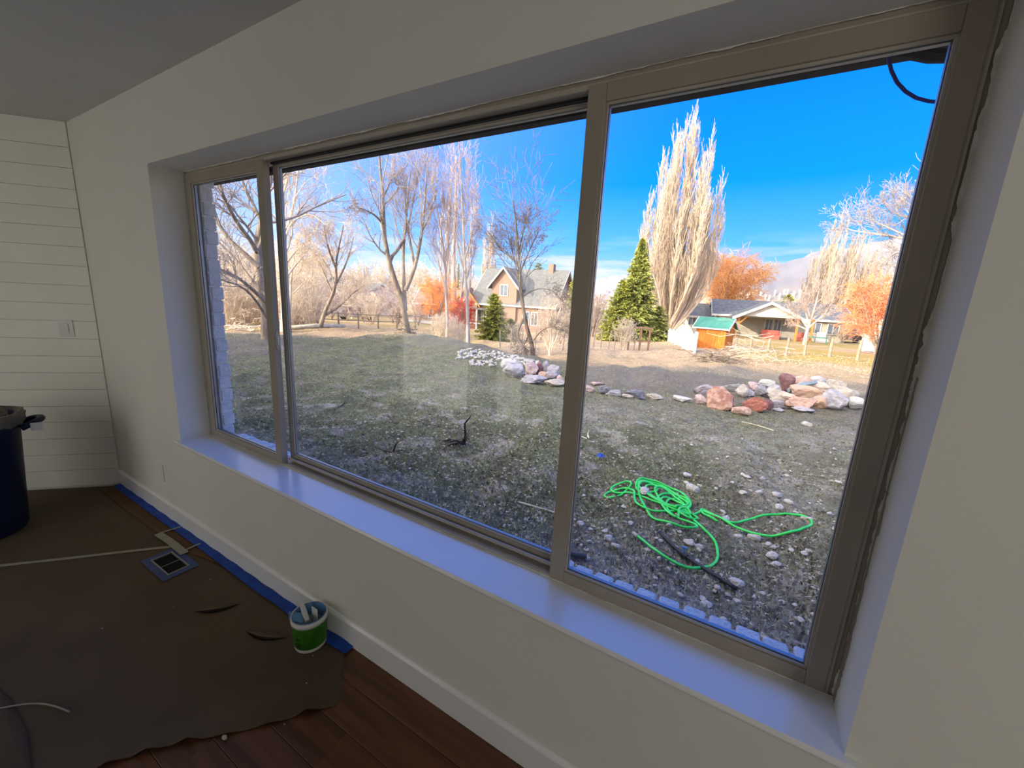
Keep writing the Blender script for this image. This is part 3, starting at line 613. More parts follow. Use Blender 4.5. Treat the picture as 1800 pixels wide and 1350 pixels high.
bare_tree('bare_tree', 941, 14.5, [([(944, 634), (934, 604), (924, 570), (918, 530), (914, 490), (912, 450), (908, 400), (902, 352)], 1, 0), ([(918, 540), (912, 490), (900, 440), (890, 400)], .45, .5), ([(914, 480), (926, 450), (940, 420), (950, 400)], .4, -.5), ([(914, 470), (895, 450), (880, 440), (866, 420)], .35, .4), ([(912, 440), (922, 400), (926, 370)], .35, .3),
    ([(924, 570), (930, 592), (918, 610), (914, 632)], .4, .2), ([(920, 560), (906, 590), (924, 612), (930, 638)], .6, -.3), ([(938, 598), (954, 578), (978, 572), (1000, 586)], .25, -.5), ([(920, 520), (944, 506), (972, 510), (990, 530)], .22, -.3)],
    .085, 'dark crooked leafless tree with round crown in front of the brick house', 27, M['bark_d'], M['twig_d'], [((16, .4, 1, 40, .30, .45), dict(up=.05, wob=.12, n=6)), ((7, .2, 1, 36, .42, .6), dict(up=.05, wob=.12, n=5)), ((4, .2, 1, 34, .5, .6), dict(up=.03, wob=.12, n=4))])
bare_tree('bare_tree', 1416, 44, [([(1414, 606), (1416, 590), (1421, 575), (1426, 560), (1434, 535), (1440, 510)], 1, 0), ([(1421, 578), (1408, 560), (1394, 552), (1384, 540)], .6, 0), ([(1423, 572), (1416, 548), (1410, 525)], .6, 0), ([(1422, 576), (1440, 560), (1452, 550), (1460, 535)], .6, 0), ([(1420, 580), (1402, 572), (1388, 570)], .5, 0)],
    .16, 'small pinkish vase shaped tree standing in front of the ranch house porch', 28, M['twig_pink'], M['twig_pink'], SP, tw=.012)
bare_tree('bare_tree', 1720, 12.5, [([(1720, 640), (1700, 560), (1690, 500), (1670, 440), (1655, 400), (1640, 370)], 1, 0), ([(1670, 440), (1630, 425), (1590, 420), (1550, 412), (1510, 408), (1480, 400)], .42, .5), ([(1655, 400), (1610, 385), (1575, 378), (1555, 360)], .35, -.5), ([(1640, 430), (1600, 440), (1570, 445), (1545, 470)], .3, .4), ([(1650, 390), (1600, 360), (1580, 345)], .3, .4), ([(1610, 422), (1560, 400), (1530, 385), (1500, 380)], .26, .8)],
    .10, 'leafless grey tree reaching in from behind the right window jamb', 29, M['twig_g'], M['twig_g'], SP, tw=.004)

def poplar(px, r, h, rad, seed, label, k1=90, tw=.014, name='poplar_tree', m='twig_p', lean=0, nl_=17):
    rs = np.random.RandomState(seed); base = at(px, r)
    T0 = []; R0 = []
    for i in range(nl_):
        a = i * 2.4 + rs.uniform(0, 1); f = math.sqrt((i + .2) / nl_); rr = rad * .88 * f * (0 if i == 0 else 1); hh = h * (1 - .50 * f ** 1.6 * rs.uniform(.75, 1.15)); P = []; t0_ = rs.uniform(.02, .16)
        for j in range(9):
            t = j / 8; zt = t * hh / h; q = min(1, max(0, zt - t0_ * .5) * 4.0) ** .75; P.append(base + np.array([math.cos(a) * rr * q + lean * t * h, math.sin(a) * rr * q, hh * t - .1]) + rs.normal(0, .006 * h * t, 3) * (1, 1, .2))
        T0.append(P); R0.append(np.linspace(1, .10, 9) * (.020 * h if i == 0 else .0075 * h))
    P0 = np.array(T0); R0 = np.array(R0)
    L1 = sub(rs, P0, R0, k1 // 5, .10, .97, 13, .20, .32, up=.30, wob=.04, n=6, shape=lambda t: 1.3 - .8 * t)
    L2 = sub(rs, *L1, 6, .15, 1, 12, .40, .5, up=.2, wob=.04, n=4)
    L3 = sub(rs, *L2, 3, .2, 1, 12, .55, .6, up=.15, wob=.04, n=3)
    return tree_obj(name, base, [(P0, R0, 6)], [(*L1, 3)], [(L2[0], np.maximum(L2[1], tw), 3), (L3[0], np.maximum(L3[1], tw * .8), 3)], M[m], M[m], label)
def hpx(px, r, py_top):      # height of a thing whose top is seen at py_top
    b_ = at(px, r); return pt(px, py_top, r)[2] - b_[2]
poplar(1172, 50, hpx(1185, 50, 222), 5.0, 31, 'very tall broad columnar leafless poplar behind the green spruce', 150, .020, nl_=26)
poplar(1437, 70, hpx(1437, 70, 392), 3.3, 32, 'pale columnar leafless poplar beyond the ranch house roof', 80, .022)
poplar(1468, 74, hpx(1468, 74, 418), 3.0, 33, 'shorter pale leafless poplar right of the columnar one by the ranch house', 70, .022, lean=.05)
poplar(1520, 90, hpx(1500, 90, 450), 4.0, 38, 'faint pale poplar far behind the orange red tree', 60, .03)
poplar(855, 75, hpx(857, 75, 388), 1.6, 34, 'thin pale poplar rising behind the brick house roof', 40, .022, lean=.0)
poplar(795, 34, hpx(795, 34, 262), 1.9, 35, 'tall pinkish feathery leafless tree behind the slender one', 30, .009, m='twig_pink', nl_=9)

def conifer(px, r, h, rad, seed, label, m='spruce', nb=460, name='spruce_tree', base=None, low=.02, shape=1.0):
    rs = np.random.RandomState(seed); base = at(px, r) if base is None else base; n = int(nb * 1.5)
    t = (low + (1 - low) * (np.arange(n) + rs.uniform(0, 1, n)) / n) ** 1.0; a = rs.uniform(0, 6.28, n)
    Lb = rad * (1 - t) ** shape * rs.uniform(.55, 1.15, n) + .02 * rad
    z = t * h; S = np.stack([np.zeros(n), np.zeros(n), z], 1); d = np.stack([np.cos(a), np.sin(a), np.full(n, .05)], 1)
    m5 = 5; P = np.stack([S + d * (Lb * k / (m5 - 1))[:, None] + np.stack([np.zeros(n), np.zeros(n), -Lb * .28 * (k / (m5 - 1)) + Lb * .30 * (k / (m5 - 1)) ** 2.5 * t], 1) for k in range(m5)], 1)
    R = np.maximum(.012, Lb[:, None] * .03) * np.linspace(1, .3, m5)[None]
    # needle sprays: flat slim quads on the boughs
    K = 30; tt = rs.uniform(.12, 1, (n, K)); s = tt * (m5 - 1.001); i = s.astype(int); f = (s - i)[..., None]; ar = np.arange(n)[:, None]; C = P[ar, i] * (1 - f) + P[ar, i + 1] * f
    bd = P[:, -1] - P[:, 0]; bd /= np.linalg.norm(bd, axis=1, keepdims=True); side = np.stack([-bd[:, 1], bd[:, 0], np.zeros(n)], 1)
    sg = rs.choice([-1, 1], (n, K))[..., None]; dd = bd[:, None] * .75 + side[:, None] * sg * rs.uniform(.25, .9, (n, K, 1)) + np.array([0, 0, -.12]) + rs.normal(0, .30, (n, K, 3)); dd /= np.linalg.norm(dd, axis=2, keepdims=True)
    ln = (rad * .125 * rs.uniform(.6, 1.3, (n, K)) * (1.15 - .6 * t[:, None]))[..., None]; wd = np.cross(dd, rs.normal(0, 1, (n, K, 3))); wd /= np.linalg.norm(wd, axis=2, keepdims=True) + 1e-9; wd = wd * ln * .17
    Vq = np.stack([C - wd * .6, C + dd * ln * .5 - wd, C + dd * ln, C + dd * ln * .5 + wd], 2).reshape(-1, 3); Q = np.arange(len(Vq)).reshape(-1, 4)
    tr = empty(name, tuple(base), label, 'tree'); P0 = np.array([[(0, 0, -.1), (0, 0, h * .4), (0, 0, h * .97)]], float); V, F = cat_tubes([(P0, np.array([[.028 * h, .016 * h, .004 * h]]), 7)])
    add_mesh('trunk', np_mesh('trunk', V, F, True), M['bark_d'], tr); V, F = cat_tubes([(P, R, 3)]); o = add_mesh('boughs', np_mesh('boughs', V, F), M['bark_d'], tr); o['kind'] = 'stuff'
    o = add_mesh('needles', np_mesh('needles', Vq, [Q]), M[m], tr); o['kind'] = 'stuff'; return tr
conifer(1110, 36, hpx(1112, 36, 420), 2.6, 41, 'tall dark green spruce standing in front of the great poplar', 'spruce', 620)
conifer(1084, 35, hpx(1088, 35, 492), 1.8, 42, 'shorter green conifer leaning on the left flank of the tall spruce', 'spruce_y', 380, shape=.6)
conifer(1150, 37, hpx(1150, 37, 538), 1.5, 43, 'low dark juniper at the right foot of the tall spruce', 'spruce', 300, name='juniper_shrub', shape=.4)
conifer(866, 30, hpx(866, 30, 516), 1.35, 44, 'bushy yellow green fir in front of the brick house', 'spruce_y', 420, shape=.55)
conifer(803, 80, hpx(803, 80, 463), 1.9, 45, 'small dark fir poking above the roof left of the brick house', 'spruce', 220)
conifer(1372, 85, hpx(1372, 85, 517), 3.0, 46, 'dark green pine showing above the ranch house roof', 'spruce', 260, shape=.5)
conifer(1004, 45, hpx(1000, 45, 470), 2.1, 47, 'green conifer half hidden behind the main window mullion', 'spruce', 280)
conifer(938, 82, hpx(938, 82, 462), 3.2, 48, 'dark pine rising behind the ridge of the brick house', 'spruce', 220, shape=.5)
conifer(895, 31, hpx(895, 31, 560), 1.0, 49, 'low dark evergreen bush beside the bushy fir', 'spruce', 200, name='evergreen_bush', shape=.4)

def round_tree(px, r, h, rad, seed, label, mb, mt=None, droop=.05, k=(15, 12, 9, 6), tw=.02, trunk_t=.3, name='bare_tree', group=None, base=None, up=.02, nst=7):
    rs = np.random.RandomState(seed); base = at(px, r) if base is None else base; T0 = []; R0 = []
    for i in range(nst):
        a = i * 2.4 + rs.uniform(0, .8); sp_ = rad * (.15 + .55 * math.sqrt((i + .3) / nst)); hh = h * (.92 - .28 * (sp_ / rad)); P = []
        for j in range(8):
            t = j / 7; q = max(0, (t - trunk_t) / (1 - trunk_t)) ** .8; P.append(base + np.array([math.cos(a) * sp_ * q, math.sin(a) * sp_ * q, hh * t - .1]) + rs.normal(0, .012 * h * t, 3))
        T0.append(P); R0.append(np.linspace(1, .2, 8) * (.022 * h) * (1 if i == 0 else .6))
    P0 = np.array(T0); R0 = np.array(R0); L1 = sub(rs, P0, R0, k[0], trunk_t + .05, 1, 48, .30, .45, up=up + .05, wob=.12, n=6, shape=lambda t: 1.2 - .5 * t); L2 = sub(rs, *L1, k[1], .2, 1, 42, .42, .55, up=up, wob=.12, n=4); L3 = sub(rs, *L2, k[2], .2, 1, 38, .6, .6, up=0, wob=.1, n=4, droop=droop)
    return tree_obj(name, base, [(P0, R0, 6)], [(*L1, 3)], [(L2[0], np.maximum(L2[1], tw), 3), (L3[0], np.maximum(L3[1], tw * .7), 3)], mt or M['bark'], mb, label, group=group)
round_tree(1268, 62, hpx(1268, 62, 440), 5.6, 51, 'big rounded orange willow behind the ranch house', M['willow'], droop=.16, tw=.024, k=(12, 9, 7, 5), nst=9, name='willow_tree')
round_tree(1545, 36, hpx(1545, 36, 470), 2.9, 52, 'orange red tree near the right jamb above the white fence', M['redleaf'], droop=.05, tw=.016, k=(11, 8, 7, 5), trunk_t=.12, name='red_tree')
round_tree(767, 27, hpx(767, 27, 478), 1.5, 53, 'bright orange leafless ornamental tree by the brown roofed wing', M['orange'], tw=.010, k=(9, 7, 6, 5), trunk_t=.25, name='orange_tree')
round_tree(806, 29, hpx(806, 29, 515), 1.1, 54, 'vivid red twiggy shrub left of the brick house', M['redbush'], tw=.012, k=(9, 6, 6, 4), trunk_t=.05, name='red_shrub', nst=9)
round_tree(968, 17.5, hpx(968, 17.5, 505), 1.15, 55, 'straw coloured tangled leafless shrub left of the main mullion', M['twig'], tw=.005, k=(8, 7, 5, 4), trunk_t=.1, name='bare_shrub', mt=M['twig'])
round_tree(1097, 24, hpx(1097, 24, 552), .78, 56, 'small pale leafless shrub in front of the tall spruce', M['twig'], tw=.007, k=(7, 6, 5, 4), trunk_t=.15, name='bare_shrub', mt=M['twig'])
round_tree(1040, 44, hpx(1040, 44, 500), 2.0, 57, 'pinkish leafless shrub between the mullion and the spruce', M['twig_pink'], tw=.013, k=(9, 6, 5, 4), trunk_t=.1, name='bare_shrub')
round_tree(905, 24, hpx(905, 24, 560), .7, 58, 'grey twiggy shrub at the corner of the brick house', M['twig_g'], tw=.006, k=(7, 6, 5, 4), trunk_t=.1, name='bare_shrub')
# thicket of leafless shrubs, copied; and hazy far trees
ORD = 'first second third fourth fifth sixth seventh eighth ninth tenth eleventh twelfth thirteenth fourteenth fifteenth sixteenth seventeenth eighteenth'.split()
def clones(src, spots, label, group, one=None):
    rank = {p_: k for k, p_ in enumerate(sorted(spots))}
    for i, (px, r, s) in enumerate(spots):
        if i == 0: o = src
        else: o = copy_tree(src)
        p = at(px, r); o.location = (p[0], p[1], p[2] - .05); o.scale = (s, s, s * rnd.uniform(.85, 1.15)); o.rotation_euler = (0, 0, rnd.uniform(0, 6.28)); o['label'] = one % ORD[rank[(px, r, s)]] if one else label; o['group'] = group
A0 = round_tree(600, 26, 2.7, 1.6, 61, 'x', M['twig'], tw=.008, k=(7, 6, 5, 4), trunk_t=.05, name='thicket_shrub', nst=10, mt=M['twig'])
clones(A0, [(372, 24, 1.1), (388, 27, 1.4), (404, 23, .9), (420, 26, 1.3), (436, 24, 1.1), (452, 28, 1.5), (505, 21, .9), (520, 24, 1.2), (535, 27, 1.3), (548, 23, .8), (515, 30, 1.5), (486, 25, 1.2), (500, 33, 1.6), (655, 34, .9), (772, 19, .42), (795, 18.5, .45), (783, 19.5, .5), (810, 20, .4)], 'straw coloured leafless shrub in the tangled thicket along the lawn edge', 'leafless shrubs along the lawn edge', '%s from the left of the straw coloured thicket shrubs')
A1 = round_tree(600, 26, 3.4, 1.9, 62, 'x', M['twig_pink'], tw=.010, k=(7, 6, 5, 4), trunk_t=.12, name='thicket_shrub')
clones(A1, [(585, 44, 1.0), (612, 46, 1.1), (640, 40, .9), (665, 48, 1.2), (690, 42, 1.1), (735, 44, .9), (700, 36, .8), (985, 28, .8), (1055, 56, 1.2), (1460, 62, 1.0), (1480, 55, .9), (1500, 60, 1.0), (950, 34, .7)], 'pinkish leafless shrub among the far gardens', 'pinkish shrubs among the far gardens', '%s from the left of the pinkish far garden shrubs')
B0 = round_tree(600, 60, 9.5, 4.6, 63, 'x', M['twig'], tw=.028, k=(8, 6, 5, 4), trunk_t=.2, name='far_tree', mt=M['twig'])
clones(B0, [(350, 62, .9), (385, 75, 1.1), (415, 60, .8), (440, 80, 1.0), (470, 70, .9), (505, 66, 1.05), (530, 85, 1.2), (560, 72, .9), (590, 95, 1.1), (615, 80, 1.0), (645, 100, 1.1), (675, 90, 1.0), (705, 100, 1.2), (735, 85, 1.1), (760, 95, 1.3), (785, 100, 1.1), (830, 110, 1.1), (1010, 110, .9), (1045, 100, .8), (1080, 120, .9), (1490, 110, .9), (1530, 95, 1.0), (1560, 80, 1.0), (1475, 90, .8), (1595, 70, 1.0), (1230, 110, .8), (1330, 110, .6), (545, 50, .9), (620, 55, .75)], 'hazy leafless tree in the distant treeline', 'leafless trees of the distant treeline')
C0 = poplar(600, 85, 11, 1.7, 64, 'x', 40, .035, name='far_tree', m='twig_pink')
clones(C0, [(520, 90, .8), (570, 110, .9), (635, 100, .8), (688, 120, 1.0), (748, 100, 1.0), (1395, 120, .8), (1415, 105, .9)], 'narrow upright leafless tree in the distant treeline', 'upright trees of the distant treeline', '%s from the left of the narrow upright far trees')

# ------------------------------------------------------------------ houses
def house_frame(px, r, yaw_deg, zoff=0):
    b0 = at(px, r); v = b0[:2] - CAM[:2]; v /= np.linalg.norm(v); a = math.atan2(-v[0], v[1]) + math.radians(yaw_deg); ca, sa = math.cos(a), math.sin(a)
    o = np.array([b0[0], b0[1], b0[2] + zoff]); return o, (lambda p: (o[0] + ca * p[0] - sa * p[1], o[1] + sa * p[0] + ca * p[1], o[2] + p[2]))
def win_part(parent, fr, x, z, w_, h_, y=0, m='winglass', bars=1):
    f = MB().box((x - w_ / 2 - .1, y - .06, z - .1), (x + w_ / 2 + .1, y + .03, z + h_ + .1), fr=fr).build('window', M['sidingw'], parent)
    MB().box((x - w_ / 2, y - .075, z), (x + w_ / 2, y - .06, z + h_), fr=fr).build('pane', M[m], f)
    mb = MB()
    for k in range(1, bars + 1): mb.box((x - w_ / 2 + w_ * k / (bars + 1) - .03, y - .09, z), (x - w_ / 2 + w_ * k / (bars + 1) + .03, y - .075, z + h_), fr=fr)
    if bars: mb.build('muntin', M['sidingw'], f)
def gable_x(parent, fr, x0, x1, y0, y1, ze, zr, wall_m, roof_m, ov=.4, th=.16, zb=-.6, trimm='sidingw'):
    """ridge along x; gables at the ends"""
    ym = (y0 + y1) / 2; MB().prism([(y0, zb), (y1, zb), (y1, ze), (ym, zr - .05), (y0, ze)], 0, x0, x1, fr=fr).build('walls', M[wall_m], parent)
    sl_ = (zr - ze) / (ym - y0)
    for s, (ya, yb) in enumerate(((y0 - ov, ym), (y1 + ov, ym))):
        za = ze - sl_ * ov; MB().prism([(ya, za), (yb, zr), (yb, zr + th), (ya, za + th)], 0, x0 - ov, x1 + ov, fr=fr).build('roof_slope', M[roof_m], parent)
        MB().prism([(ya - .05 * (1 if s == 0 else -1), za - .05), (ya, za - .05), (ya, za + th), (ya - .05 * (1 if s == 0 else -1), za + th)], 0, x0 - ov, x1 + ov, fr=fr).build('gutter', M[trimm], parent)
    for xx in (x0 - ov - .05, x1 + ov):
        MB().prism([(y0 - ov, ze - sl_ * ov - .12), (ym, zr - .12), (y1 + ov, ze - sl_ * ov - .12), (y1 + ov, ze - sl_ * ov + th), (ym, zr + th), (y0 - ov, ze - sl_ * ov + th)], 0, xx, xx + .05, fr=fr).build('bargeboard', M[trimm], parent)
def gable_y(parent, fr, x0, x1, y0, y1, ze, zr, wall_m, roof_m, ov=.4, th=.16, zb=-.6, trimm='sidingw', walls=True, front_gap=None):
    """ridge along y; the gable faces the viewer"""
    xm = (x0 + x1) / 2
    if walls: MB().prism([(x0, zb), (x1, zb), (x1, ze), (xm, zr - .05), (x0, ze)], 1, y0, y1, fr=fr).build('walls', M[wall_m], parent)
    sl_ = (zr - ze) / (xm - x0)
    for xa in (x0 - ov, x1 + ov):
        za = ze - sl_ * ov; MB().prism([(xa, za), (xm, zr), (xm, zr + th), (xa, za + th)], 1, y0 - ov, y1, fr=fr).build('roof_slope', M[roof_m], parent)
    MB().prism([(x0 - ov, ze - sl_ * ov - .14), (x0 - ov, ze - sl_ * ov + th), (xm, zr + th), (x1 + ov, ze - sl_ * ov + th), (x1 + ov, ze - sl_ * ov - .14), (xm, zr - .14)], 1, y0 - ov - .07, y0 - ov, fr=fr).build('bargeboard', M[trimm], parent)
# two storey brick house
o, fr = house_frame(893, 55, -24); H = empty('brick_house', tuple(o), 'two storey pink brick house with grey roof and white trimmed front gable', 'house')
gable_x(H, fr, -5.6, 6.0, 0, 9.5, 3.7, 8.2, 'brick', 'greyroof', ov=.5)
gable_y(H, fr, -2.6, 1.0, -.3, 5, 6.0, 8.1, 'brick', 'greyroof', ov=.5)
win_part(H, fr, -.8, 4.6, 1.0, 1.3, -.32, bars=1)
for x_ in (-4.6, -3.4, 2.4, 3.6): win_part(H, fr, x_, 1.0, .8, 1.6, -.02, bars=1)
MB().box((-5.6, -1.9, 2.55), (-1.4, 0, 2.75), fr=fr).build('porch_roof', M['greyroof'], H)
for x_ in (-5.4, -4.0, -2.6, -1.5): MB().box((x_ - .1, -1.8, -.6), (x_ + .1, -1.6, 2.55), fr=fr).build('porch_post', M['sidingw'], H)
MB().box((-5.5, -1.75, .7), (-1.5, -1.68, .8), fr=fr).build('porch_rail', M['sidingw'], H)
fr2 = lambda p: fr((6.0 + .02 + p[1] * -1 if False else 6.0 - p[1], 4.75 + p[0], p[2]))
win_part(H, fr2, 0, 4.9, 1.0, 1.4, 0, bars=1); win_part(H, fr2, -2, 1.0, 1.0, 1.4, 0, bars=1)
MB().box((3.6, 4.2, 7.6), (4.3, 5.2, 9.1), fr=fr).build('chimney', M['brick'], H)
# brown roofed low wing to its left
o, fr = house_frame(783, 58, -12); H = empty('brown_roof_house', tuple(o), 'low brick wing with brown roof behind the bright orange tree', 'house')
gable_x(H, fr, -4.2, 3.0, 0, 7, 2.9, 4.8, 'brick', 'rustroof'); gable_y(H, fr, 1.2, 4.4, -.6, 5, 3.2, 5.2, 'brick', 'rustroof', trimm='timber')
win_part(H, fr, -1.8, 1.0, 1.2, 1.1); win_part(H, fr, 2.8, 1.0, 1.0, 1.2, -.62)
MB().box((-6, -1.0, -.8), (2, -.9, .5), fr=fr).build('garden_fence', M['sidingw'], H)
# ranch house
o, fr = house_frame(1330, 52, 9); H = empty('ranch_house', tuple(o), 'long low ranch house with grey roof and gabled timber porch', 'house')
gable_x(H, fr, -4.2, 8.2, 1.5, 9.5, 2.35, 3.9, 'siding', 'darkroof', ov=.5)
gable_x(H, fr, -9.2, -4.2, 4.5, 11.5, 1.9, 3.3, 'sidingw', 'darkroof', ov=.4)
gable_y(H, fr, -2.5, 3.2, -2.2, 4.5, 2.25, 3.7, 'siding', 'darkroof', ov=.5, walls=False)
MB().prism([(-2.3, 2.3), (3.0, 2.3), (.35, 3.55)], 1, -2.2, -2.1, fr=fr).build('gable_panel', M['sidingw'], H)
for x_ in (-2.3, 3.0, 4.3):
    MB().box((x_ - .1, -2.1, -.5), (x_ + .1, -1.9, 2.3), fr=fr).build('porch_post', M['timber'], H)
for x_, s in ((-2.3, 1), (3.0, -1)): MB().prism([(x_, 1.5), (x_ + .12 * s, 1.45), (x_ + .8 * s, 2.2), (x_ + .65 * s, 2.28)], 1, -2.08, -1.95, fr=fr).build('post_brace', M['timber'], H)
MB().box((3.0, -2.1, 2.1), (4.6, -1.95, 2.3), fr=fr).build('porch_beam', M['timber'], H)
for x_ in (1.1, 1.95): win_part(H, fr, x_, .1, .62, 1.9, 1.48, bars=1)
for x_, z_ in ((-3.3, .9), (5.4, .9), (7.0, .9)): win_part(H, fr, x_, z_, .9, 1.0, 1.48)
for x_ in (-8.0, -6.6, -5.2): win_part(H, fr, x_, .8, .8, .8, 4.48)
MB().box((-2.6, -2.4, -.5), (4.6, 1.5, -.02), fr=fr).build('patio_slab', M['postgrey'], H)
def on_frame(name, fr_, mb, m, label, cat, group=None):
    c = np.mean(np.array(mb.v), 0); zmin = min(v[2] for v in mb.v); ob = mb.build(name, M[m] if isinstance(m, str) else m, org=(c[0], c[1], zmin)); return tag(ob, label, cat, group)
b = MB().box((.2, -1.2, 0), (1.8, -.5, .45), fr=fr).box((.2, -.6, .45), (1.8, -.45, .95), fr=fr).box((.1, -1.2, .45), (.25, -.5, .65), fr=fr).box((1.75, -1.2, .45), (1.9, -.5, .65), fr=fr); on_frame('patio_sofa', fr, b, 'cushion', 'red cushioned patio sofa under the ranch house porch', 'sofa')
b = MB().box((3.4, -1.3, 0), (4.1, -.7, .42), fr=fr).box((3.4, -.8, .42), (4.1, -.65, .9), fr=fr); on_frame('patio_chair', fr, b, 'cushion', 'red patio chair between the two right porch posts', 'chair')
b = MB().box((4.9, -1.5, 0), (5.9, -.8, .5), fr=fr).box((4.9, -1.5, .5), (5.7, -1.4, 1.1), fr=fr); on_frame('grill_cart', fr, b, 'sidingw', 'white grill cart at the right corner of the ranch porch', 'grill')
b = MB().box((-3.9, -.6, 0), (-3.2, 0, 1.1), fr=fr); b.prism([(-3.95, 1.1), (-3.15, 1.1), (-3.3, 1.45), (-3.8, 1.45)], 1, -.65, .05, fr=fr); on_frame('covered_barbecue', fr, b, 'cardark', 'black covered barbecue beside the left porch post', 'barbecue')
# orange shed with teal roof
o, fr = house_frame(1247, 26.5, -20); _f = fr; fr = lambda p: _f((p[0] * .74, p[1] * .74, p[2] * .74)); S_ = empty('garden_shed', tuple(o), 'small orange timber shed with teal green roof beside the white fence', 'shed')
gable_x(S_, fr, -1.15, 1.15, 0, 1.7, 1.75, 2.4, 'shed', 'teal', ov=.22, th=.06, zb=-.3, trimm='sidingw')
b = MB()
for i in range(12): MB().box((-1.14 + i * .19, -.02, -.2), (-1.14 + i * .19 + .18, .0, 1.74), fr=fr).build('plank', M['shed'], S_)
MB().box((-.35, -.045, -.1), (.4, -.02, 1.5), fr=fr).build('door', M['shed'], S_)
# pale far houses on the left
def far_house(px, r, yaw, w_, d_, ze, zr, label, wm='sidingw', rm='greyroof', kind='y'):
    o, fr = house_frame(px, r, yaw); H = empty('far_house', tuple(o), label, 'house')
    (gable_y if kind == 'y' else gable_x)(H, fr, -w_ / 2, w_ / 2, 0, d_, ze, zr, wm, rm)
    win_part(H, fr, -w_ * .2, ze * .35, w_ * .14, ze * .35, -.02); win_part(H, fr, w_ * .2, ze * .35, w_ * .14, ze * .35, -.02); return H
far_house(672, 75, 10, 6, 9, 3.6, 5.4, 'white gabled house seen between thin trees left of the forked tree')
far_house(640, 84, 0, 8, 7, 3.4, 5.0, 'pale long house behind the white gabled one', kind='x')
far_house(572, 70, -10, 8, 7, 3.6, 5.6, 'grey roofed house behind the small leaning tree', rm='greyroof', kind='x')
far_house(388, 60, 15, 7, 8, 5.4, 7.6, 'tall gabled house at the far left behind the spreading tree', 'siding')
far_house(1490, 75, -5, 8, 7, 4.0, 5.8, 'pale house behind the poplars right of the ranch house', 'sidingw', 'darkroof', kind='x')
far_house(1052, 95, 0, 7, 7, 3.2, 5.0, 'tiny pale house between the mullion and the spruce', 'sidingw', 'greyroof')
# carport roof at left
o, fr = house_frame(430, 34, 12); H = empty('carport', tuple(o), 'flat white roofed carport behind the thicket at far left', 'carport')
MB().prism([(-2.5, 1.95), (2.6, 1.75), (2.6, 1.87), (-2.5, 2.07)], 1, 0, 3, fr=fr).build('carport_roof', M['sidingw'], H)
for x_ in (-2.3, -.8, .8, 2.4):
    for y_ in (.1, 2.8): MB().box((x_ - .06, y_ - .06, -.4), (x_ + .06, y_ + .06, 1.85), fr=fr).build('post', M['sidingw'], H)
# wee houses of the far town on the mountain's lowest slope
for i in range(26):
    px = 1308 + i * 6 + rnd.uniform(-3, 3); r = 2500 + rnd.uniform(-60, 60); q = pt(px, 515 + rnd.uniform(-6, 6), r); s = rnd.uniform(.45, .8); a = rnd.uniform(-.7, .7); ca, sa = math.cos(a), math.sin(a)
    fr = lambda p: (q[0] + ca * p[0] - sa * p[1], q[1] + sa * p[0] + ca * p[1], q[2] + p[2])
    b = MB().box((-7 * s, 0, -25), (7 * s, 10 * s, 5 * s), fr=fr).prism([(-7.6 * s, 5 * s), (7.6 * s, 5 * s), (0, 8 * s)], 1, -.3, 10.3 * s, fr=fr)
    on_frame('town_house', fr, b, 'sidingw', 'tiny white house of the far town below the mountain', 'house', 'white houses of the far town')

# ------------------------------------------------------------------ fences, yard structures, cars
def seg_points(pxr, n):
    P = [at(px, r)[:2] for px, r in pxr]; P = np.array(P); d = np.r_[0, np.cumsum(np.linalg.norm(np.diff(P, axis=0), axis=1))]; t = np.linspace(0, d[-1], n); return np.stack([np.interp(t, d, P[:, i]) for i in range(2)], 1)
def dirbox(b, p, q, z0p, z1p, z0q, z1q, th):
    d = np.array(q) - np.array(p); n_ = np.array([-d[1], d[0]]) / (np.linalg.norm(d) + 1e-9) * th / 2
    v = [(*(p - n_), z0p), (*(p + n_), z0p), (*(q + n_), z0q), (*(q - n_), z0q), (*(p - n_), z1p), (*(p + n_), z1p), (*(q + n_), z1q), (*(q - n_), z1q)]
    b.add(v, [(0, 1, 2, 3), (4, 7, 6, 5), (0, 4, 5, 1), (1, 5, 6, 2), (2, 6, 7, 3), (3, 7, 4, 0)])
def panel_fence(name, pxr, n, h, label, m='fencew'):
    P = seg_points(pxr, n); F_ = empty(name, (P[0][0], P[0][1], g1(*P[0])), label, 'fence')
    for i, p in enumerate(P):
        zg = g1(*p); b = MB(); dirbox(b, p - .06, p + np.array([.06, -.06]), zg - .1, zg + h + .12, zg - .1, zg + h + .12, .12); MB().box((p[0] - .07, p[1] - .07, zg - .1), (p[0] + .07, p[1] + .07, zg + h + .1)).build('post', M[m], F_)
        if i + 1 < len(P):
            q = P[i + 1]; zq = g1(*q); u = (q - p) / np.linalg.norm(q - p)
            for k in range(8):
                a, c = p + (q - p) * (k / 8) + u * .015, p + (q - p) * ((k + 1) / 8); za, zc = zg + (zq - zg) * k / 8, zg + (zq - zg) * (k + 1) / 8
                b = MB(); dirbox(b, a, c, za + .05, za + h, zc + .05, zc + h, .04); b.build('slat', M[m], F_)
            for hh in (.12, h - .14):
                b = MB(); dirbox(b, p, q, zg + hh, zg + hh + .14, zq + hh, zq + hh + .14, .07); b.build('rail', M[m], F_)
    return F_
panel_fence('white_fence', [(1166, 40), (1190, 30), (1223, 21.5)], 9, .92, 'white vinyl fence running back towards the poplar')
